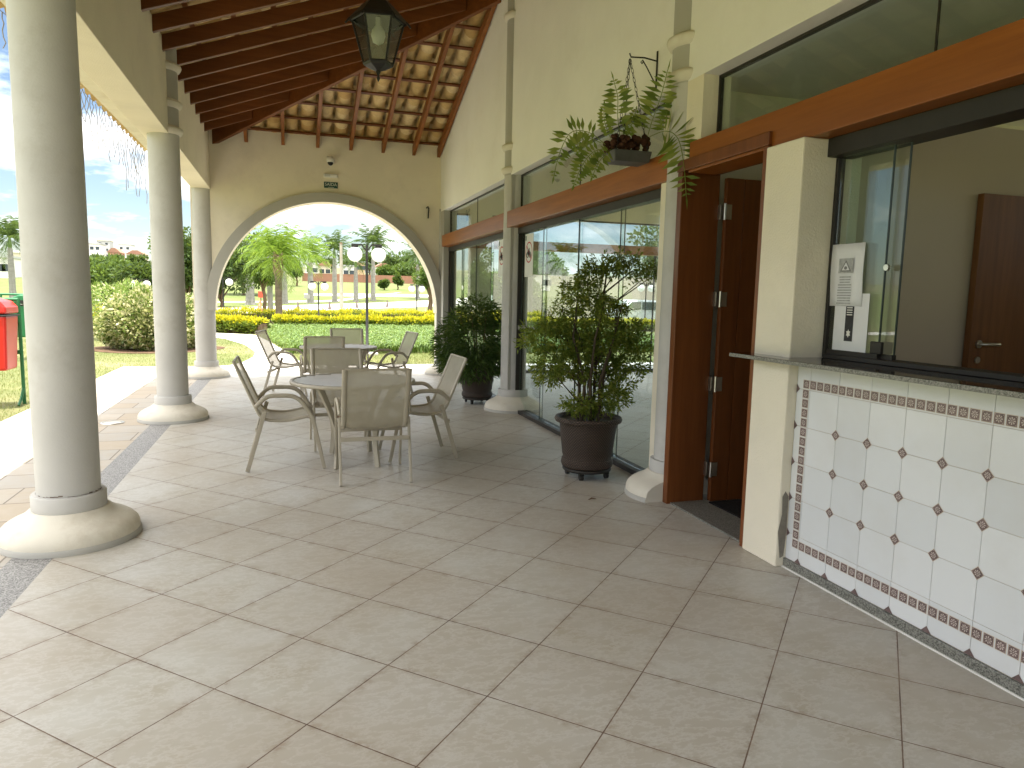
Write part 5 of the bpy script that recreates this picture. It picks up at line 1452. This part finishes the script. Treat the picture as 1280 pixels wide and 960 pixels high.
for px, py, lb in ((325, 394, 'orange cone by the thin bent tree trunk'), (454, 393, 'orange cone behind the nearest lamp pole'), (500, 395, 'orange cone on the lawn between the lamp and the arch'), (532, 397, 'orange cone at the right edge of the arch')):
    cone(px, py, .95 if px < 400 else .7, lb, OR, 'orange cones along the lawn', y=None if px < 400 else 43)
for i, (px, py) in enumerate(((372.5, 389), (412, 387), (446, 385.2), (484, 384.3))):
    cone(px, py, .66, ('dark street bollard left of the light green palm', 'dark street bollard below the royal palm by the utility pole', 'dark street bollard next to the nearest lamp pole', 'dark street bollard right of the tallest palm')[i], DKB, 'dark bollards along the street', 'street_bollard', cat='bollard')

# bins on the lawn
RED = M('glossy_red_plastic', (.55, .018, .012), .3, .06, 4, spec=.5); GRN = M('green_plastic', (.02, .15, .055), .4, .1, 4); REDL = M('red_lid_plastic', (.58, .03, .025), .3, .06, 4)
def swing_bin(lb, x, y, z, w_, d_, h, body, lid, lidm, name='litter_bin'):
    t = thing(name, lb, 'bin', (x, y, z), 0, 'recycling bins on the lawn')
    m = MB(); a, b_ = .86, 1.0
    m.add([(x-w_/2*a, y-d_/2*a, z), (x+w_/2*a, y-d_/2*a, z), (x+w_/2*a, y+d_/2*a, z), (x-w_/2*a, y+d_/2*a, z), (x-w_/2, y-d_/2, z+h), (x+w_/2, y-d_/2, z+h), (x+w_/2, y+d_/2, z+h), (x-w_/2, y+d_/2, z+h)],
          [(3, 2, 1, 0), (4, 5, 6, 7), (0, 1, 5, 4), (1, 2, 6, 5), (2, 3, 7, 6), (3, 0, 4, 7)])
    m.build('body', body, t, bevel=.03, seg=3)
    MB().box(x-w_/2-.012, x+w_/2+.012, y-d_/2-.012, y+d_/2+.012, z+h-.012, z+h+.008).build('collar', MAT['black'], t, bevel=.008)
    hh = [(-1.04, .02), (-1.02, .10), (-.8, .17), (-.3, .21), (.3, .21), (.8, .17), (1.02, .10), (1.04, .02)]
    MB().prism([(x+u_*w_/2, z+h+v_) for u_, v_ in hh], 'xz', y-d_/2*1.04, y+d_/2*1.04).build('lid', lidm, t, bevel=.03, seg=3)
    MB().box(x-w_*.3, x+w_*.3, y-d_/2*1.045-.006, y-d_/2*1.045, z+h+.03, z+h+.10).build('flap', MAT['black'], t)
    return t
swing_bin('red litter bin with a domed lid at the left edge of the lawn', -3.54, 10.35, .42, .50, .44, .68, RED, REDL, REDL)
swing_bin('green litter bin on the lawn, just behind the red one', -5.16, 17.1, .42, .44, .40, .66, GRN, GRN, GRN)
def stand(lb, x, y, w_, mat):
    t = thing('bin_stand', lb, 'stand', (x, y, -.06), 0, 'metal stands carrying the bins')
    for s in (-1, 1):
        f = MB(); f.tube(rounded([(x+s*w_, y+.27, -.06), (x+s*w_, y+.27, 1.30)], .05), .022, 8)
        f.tube([(x+s*w_, y+.05, -.05), (x+s*w_, y+.16, .02), (x+s*w_, y+.27, .16)], .018, 8)
        f.build('post', mat, t)
    MB().tube([(x-w_, y+.27, 1.29), (x+w_, y+.27, 1.29)], .022, 8).build('rail', mat, t)
    m = MB(); m.bar((x-w_, y+.25, .62), (x+w_, y+.25, .62), .03, .05); m.bar((x-w_, y+.25, 1.02), (x+w_, y+.25, 1.02), .03, .05); m.build('carrier', mat, t)
stand('green metal stand carrying the red bin', -3.85, 10.35, .55, GRN)
stand('green metal stand with curved feet carrying the green bin', -5.2, 17.1, .50, GRN)

# car seen through the hall glass
car = thing('parked_car', 'silver hatchback parked by the hedge, seen through the hall glass', 'car', (17.2, 33.8, -.06))
SIL = M('silver_car_paint', (.55, .56, .57), .25, .03, 2, spec=.6, metal=.3); CG = M('dark_car_glass', (.06, .075, .085), .08, .1, 2, spec=.8)
X0, Y0c, Z0c = 15.2, 33.0, -.06
bp_ = [(0, .32), (.02, .70), (.10, .86), (.95, .97), (1.55, 1.42), (1.9, 1.50), (2.9, 1.47), (3.55, 1.15), (3.85, .95), (3.95, .70), (3.95, .32)]
MB().prism([(X0+a, Z0c+b_) for a, b_ in bp_], 'xz', Y0c, Y0c+1.65).build('body', SIL, car, bevel=.08, seg=3)
for a, b_ in (((1.12, 1.0), (2.05, 1.0)), ((2.13, 1.0), (3.25, 1.0))):
    x1, x2 = X0+a[0], X0+b_[0]
    pg = [(x1, Z0c+.99), (x2, Z0c+.99), (min(x2, X0+3.0), Z0c+1.38), (max(x1+.42 if a[0] < 1.5 else x1, X0+1.5), Z0c+1.38)]
    for yy in (Y0c-.012, Y0c+1.65): MB().prism(pg, 'xz', yy, yy+.012).build('side_window', CG, car)
for wx in (.78, 3.15):
    for yy in (Y0c-.01, Y0c+1.46):
        wh = MB().tube([(X0+wx, yy, Z0c+.31), (X0+wx, yy+.20, Z0c+.31)], .31, 20).build('wheel', MAT['black'], car)
        MB().tube([(X0+wx, yy-.006, Z0c+.31), (X0+wx, yy+.206, Z0c+.31)], .19, 16).build('rim', MAT['steel'], wh)
for yy in (Y0c+.1, Y0c+1.25): MB().box(X0-.0, X0+.10, yy, yy+.3, Z0c+.68, Z0c+.82).build('headlight', MAT['white'], car, bevel=.02)
bw = MB().box(12.5, 48, 44, 44.2, -.1, 2.9).build('perimeter_wall', M('pinkish_beige_wall', (.52, .43, .36), .9, .06, .6), origin=(30, 44, -.06)); tag(bw, 'long plain pinkish beige wall seen through the hall glass', 'wall')

# =================================================================== FAR BRICK WALL AND HOUSES
yw = 150; xa, xb = xat(378, yw), xat(560, yw)
bk, t_, _, L__ = nt('red_brick_wall')
geo = N(t_, 'ShaderNodeNewGeometry').outputs['Position']
bc = ramp(t_, noise(t_, geo, .25, 5, .7), [(.3, (.20, .095, .06)), (.7, (.30, .15, .095))]); finish(bk, t_, bc, .9)
bw = MB().box(xa, xb, yw, yw+.3, 3.0, zat(440, 343, yw)).build('brick_wall', bk, origin=((xa+xb)/2, yw, 3)); tag(bw, 'long red brick wall across the slope beyond the palms', 'wall')
ROOFM = M('terracotta_roof', (.28, .15, .10), .85, .15, .6); WIN = M('dark_window_glass', (.045, .055, .065), .2, .2, .5, spec=.6)
WALLS = [M('white_house_paint', (.74, .72, .68), .85, .04, .3), M('cream_house_paint', (.64, .57, .45), .85, .04, .3), M('grey_house_paint', (.45, .45, .45), .85, .05, .3), M('ochre_house_paint', (.52, .37, .22), .85, .05, .3), M('salmon_house_paint', (.55, .30, .22), .85, .05, .3)]
def house(px0, px1, pt, pb_, y, wm, roof, lb, dep=9):
    x0, x1 = xat(px0, y), xat(px1, y); xm = (px0+px1)/2
    z1, z0 = zat(xm, pt, y), min(zat(xm, pb_, y), terr(x0, y)-.3); zb_ = terr(0, y)
    t = thing('hillside_house', lb, 'house', ((x0+x1)/2, y, zb_), 0, 'houses on the far hillside')
    W = x1-x0; H_ = z1-zb_
    eave = z1-(H_*.28 if roof == 'gable' else .0)
    wl = MB().box(x0, x1, y, y+dep, z0, eave).build('wall', WALLS[wm], t)
    if roof == 'gable':
        MB().prism([(x0-.4, eave), (x1+.4, eave), ((x0+x1)/2+W*.15, z1), ((x0+x1)/2-W*.15, z1)], 'xz', y-.4, y+dep+.4).build('roof', ROOFM, t)
    else:
        MB().box(x0-.2, x1+.2, y-.2, y+dep+.2, eave+.001, eave+.35).build('roof', WALLS[(wm+2) % 3], t)
    nfl = max(1, int((eave-zb_)/3.0)); nw_ = max(2, min(4, int(W/2.6)))
    for fl in range(min(nfl, 3)):
        zc = eave-1.5-fl*3.0
        for k in range(nw_):
            xc = x0+W*(k+.5)/nw_; MB().box(xc-.6, xc+.6, y-.03, y-.002, zc-.6, zc+.5).build('window', WIN, t)
    return t
HS = [(383, 398, 330, 345, 190, 0, 'flat', 'white house just above the left end of the brick wall'),
      (399, 414, 327, 344, 205, 1, 'gable', 'cream house with a tiled roof left of the utility pole'),
      (429, 444, 333, 345, 185, 0, 'flat', 'white boxy house behind the left globe of the nearest lamp'),
      (447, 456, 328, 344, 210, 3, 'flat', 'narrow ochre house between the two lamp globes'),
      (471, 488, 329, 343, 230, 0, 'gable', 'white house with a tiled roof right of the tallest palm'),
      (478, 501, 336, 347, 180, 1, 'flat', 'long low cream house above the brick wall'),
      (487, 500, 324, 334, 330, 2, 'flat', 'grey house highest on the slope under the palm fronds'),
      (502, 520, 325, 338, 320, 0, 'flat', 'white house on the slope left of the arch edge'),
      (520, 540, 332, 345, 230, 1, 'gable', 'cream house with a tiled roof at the right arch edge'),
      (456, 470, 336, 345, 300, 2, 'gable', 'grey house with a red roof behind the tallest palm trunk'),
      (0, 13, 322, 345, 130, 0, 'flat', 'white two storey house at the far left behind the palm'),
      (18, 34, 316, 342, 150, 1, 'flat', 'cream apartment house beside the nearest column at far left'),
      (114, 128, 305, 320, 300, 0, 'flat', 'white house on the ridge right beside the nearest column'),
      (124, 140, 301, 318, 420, 2, 'flat', 'grey house highest on the ridge between the columns'),
      (137, 152, 310, 322, 310, 4, 'gable', 'salmon roofed house in the middle of the ridge'),
      (150, 166, 306, 322, 360, 0, 'flat', 'white block on the ridge above the darker round tree'),
      (160, 182, 313, 326, 330, 1, 'gable', 'cream house at the right end of the ridge by the second column')]
for h in HS: house(*h)
k = 0
for px, y, h, r in ((405, 240, 6, 5), (435, 260, 7, 6), (462, 250, 7, 5), (492, 300, 8, 7), (512, 280, 8, 7), (121, 255, 3.2, 3.5), (147, 262, 3, 3.5), (171, 250, 3.4, 4)):
    tree(('far tree among the houses left of the utility pole', 'far tree behind the left lamp globe', 'far tree behind the right lamp globe', 'far tree under the grey house high on the slope', 'far tree by the white house at the right of the slope', 'far tree on the ridge beside the nearest column', 'far tree in the middle of the ridge', 'far tree at the right end of the ridge')[k], tpx(px, y), y, h, r, LF_TR, 900, 1.1, .25, 7, .15, 'far trees on the hillside'); k += 1
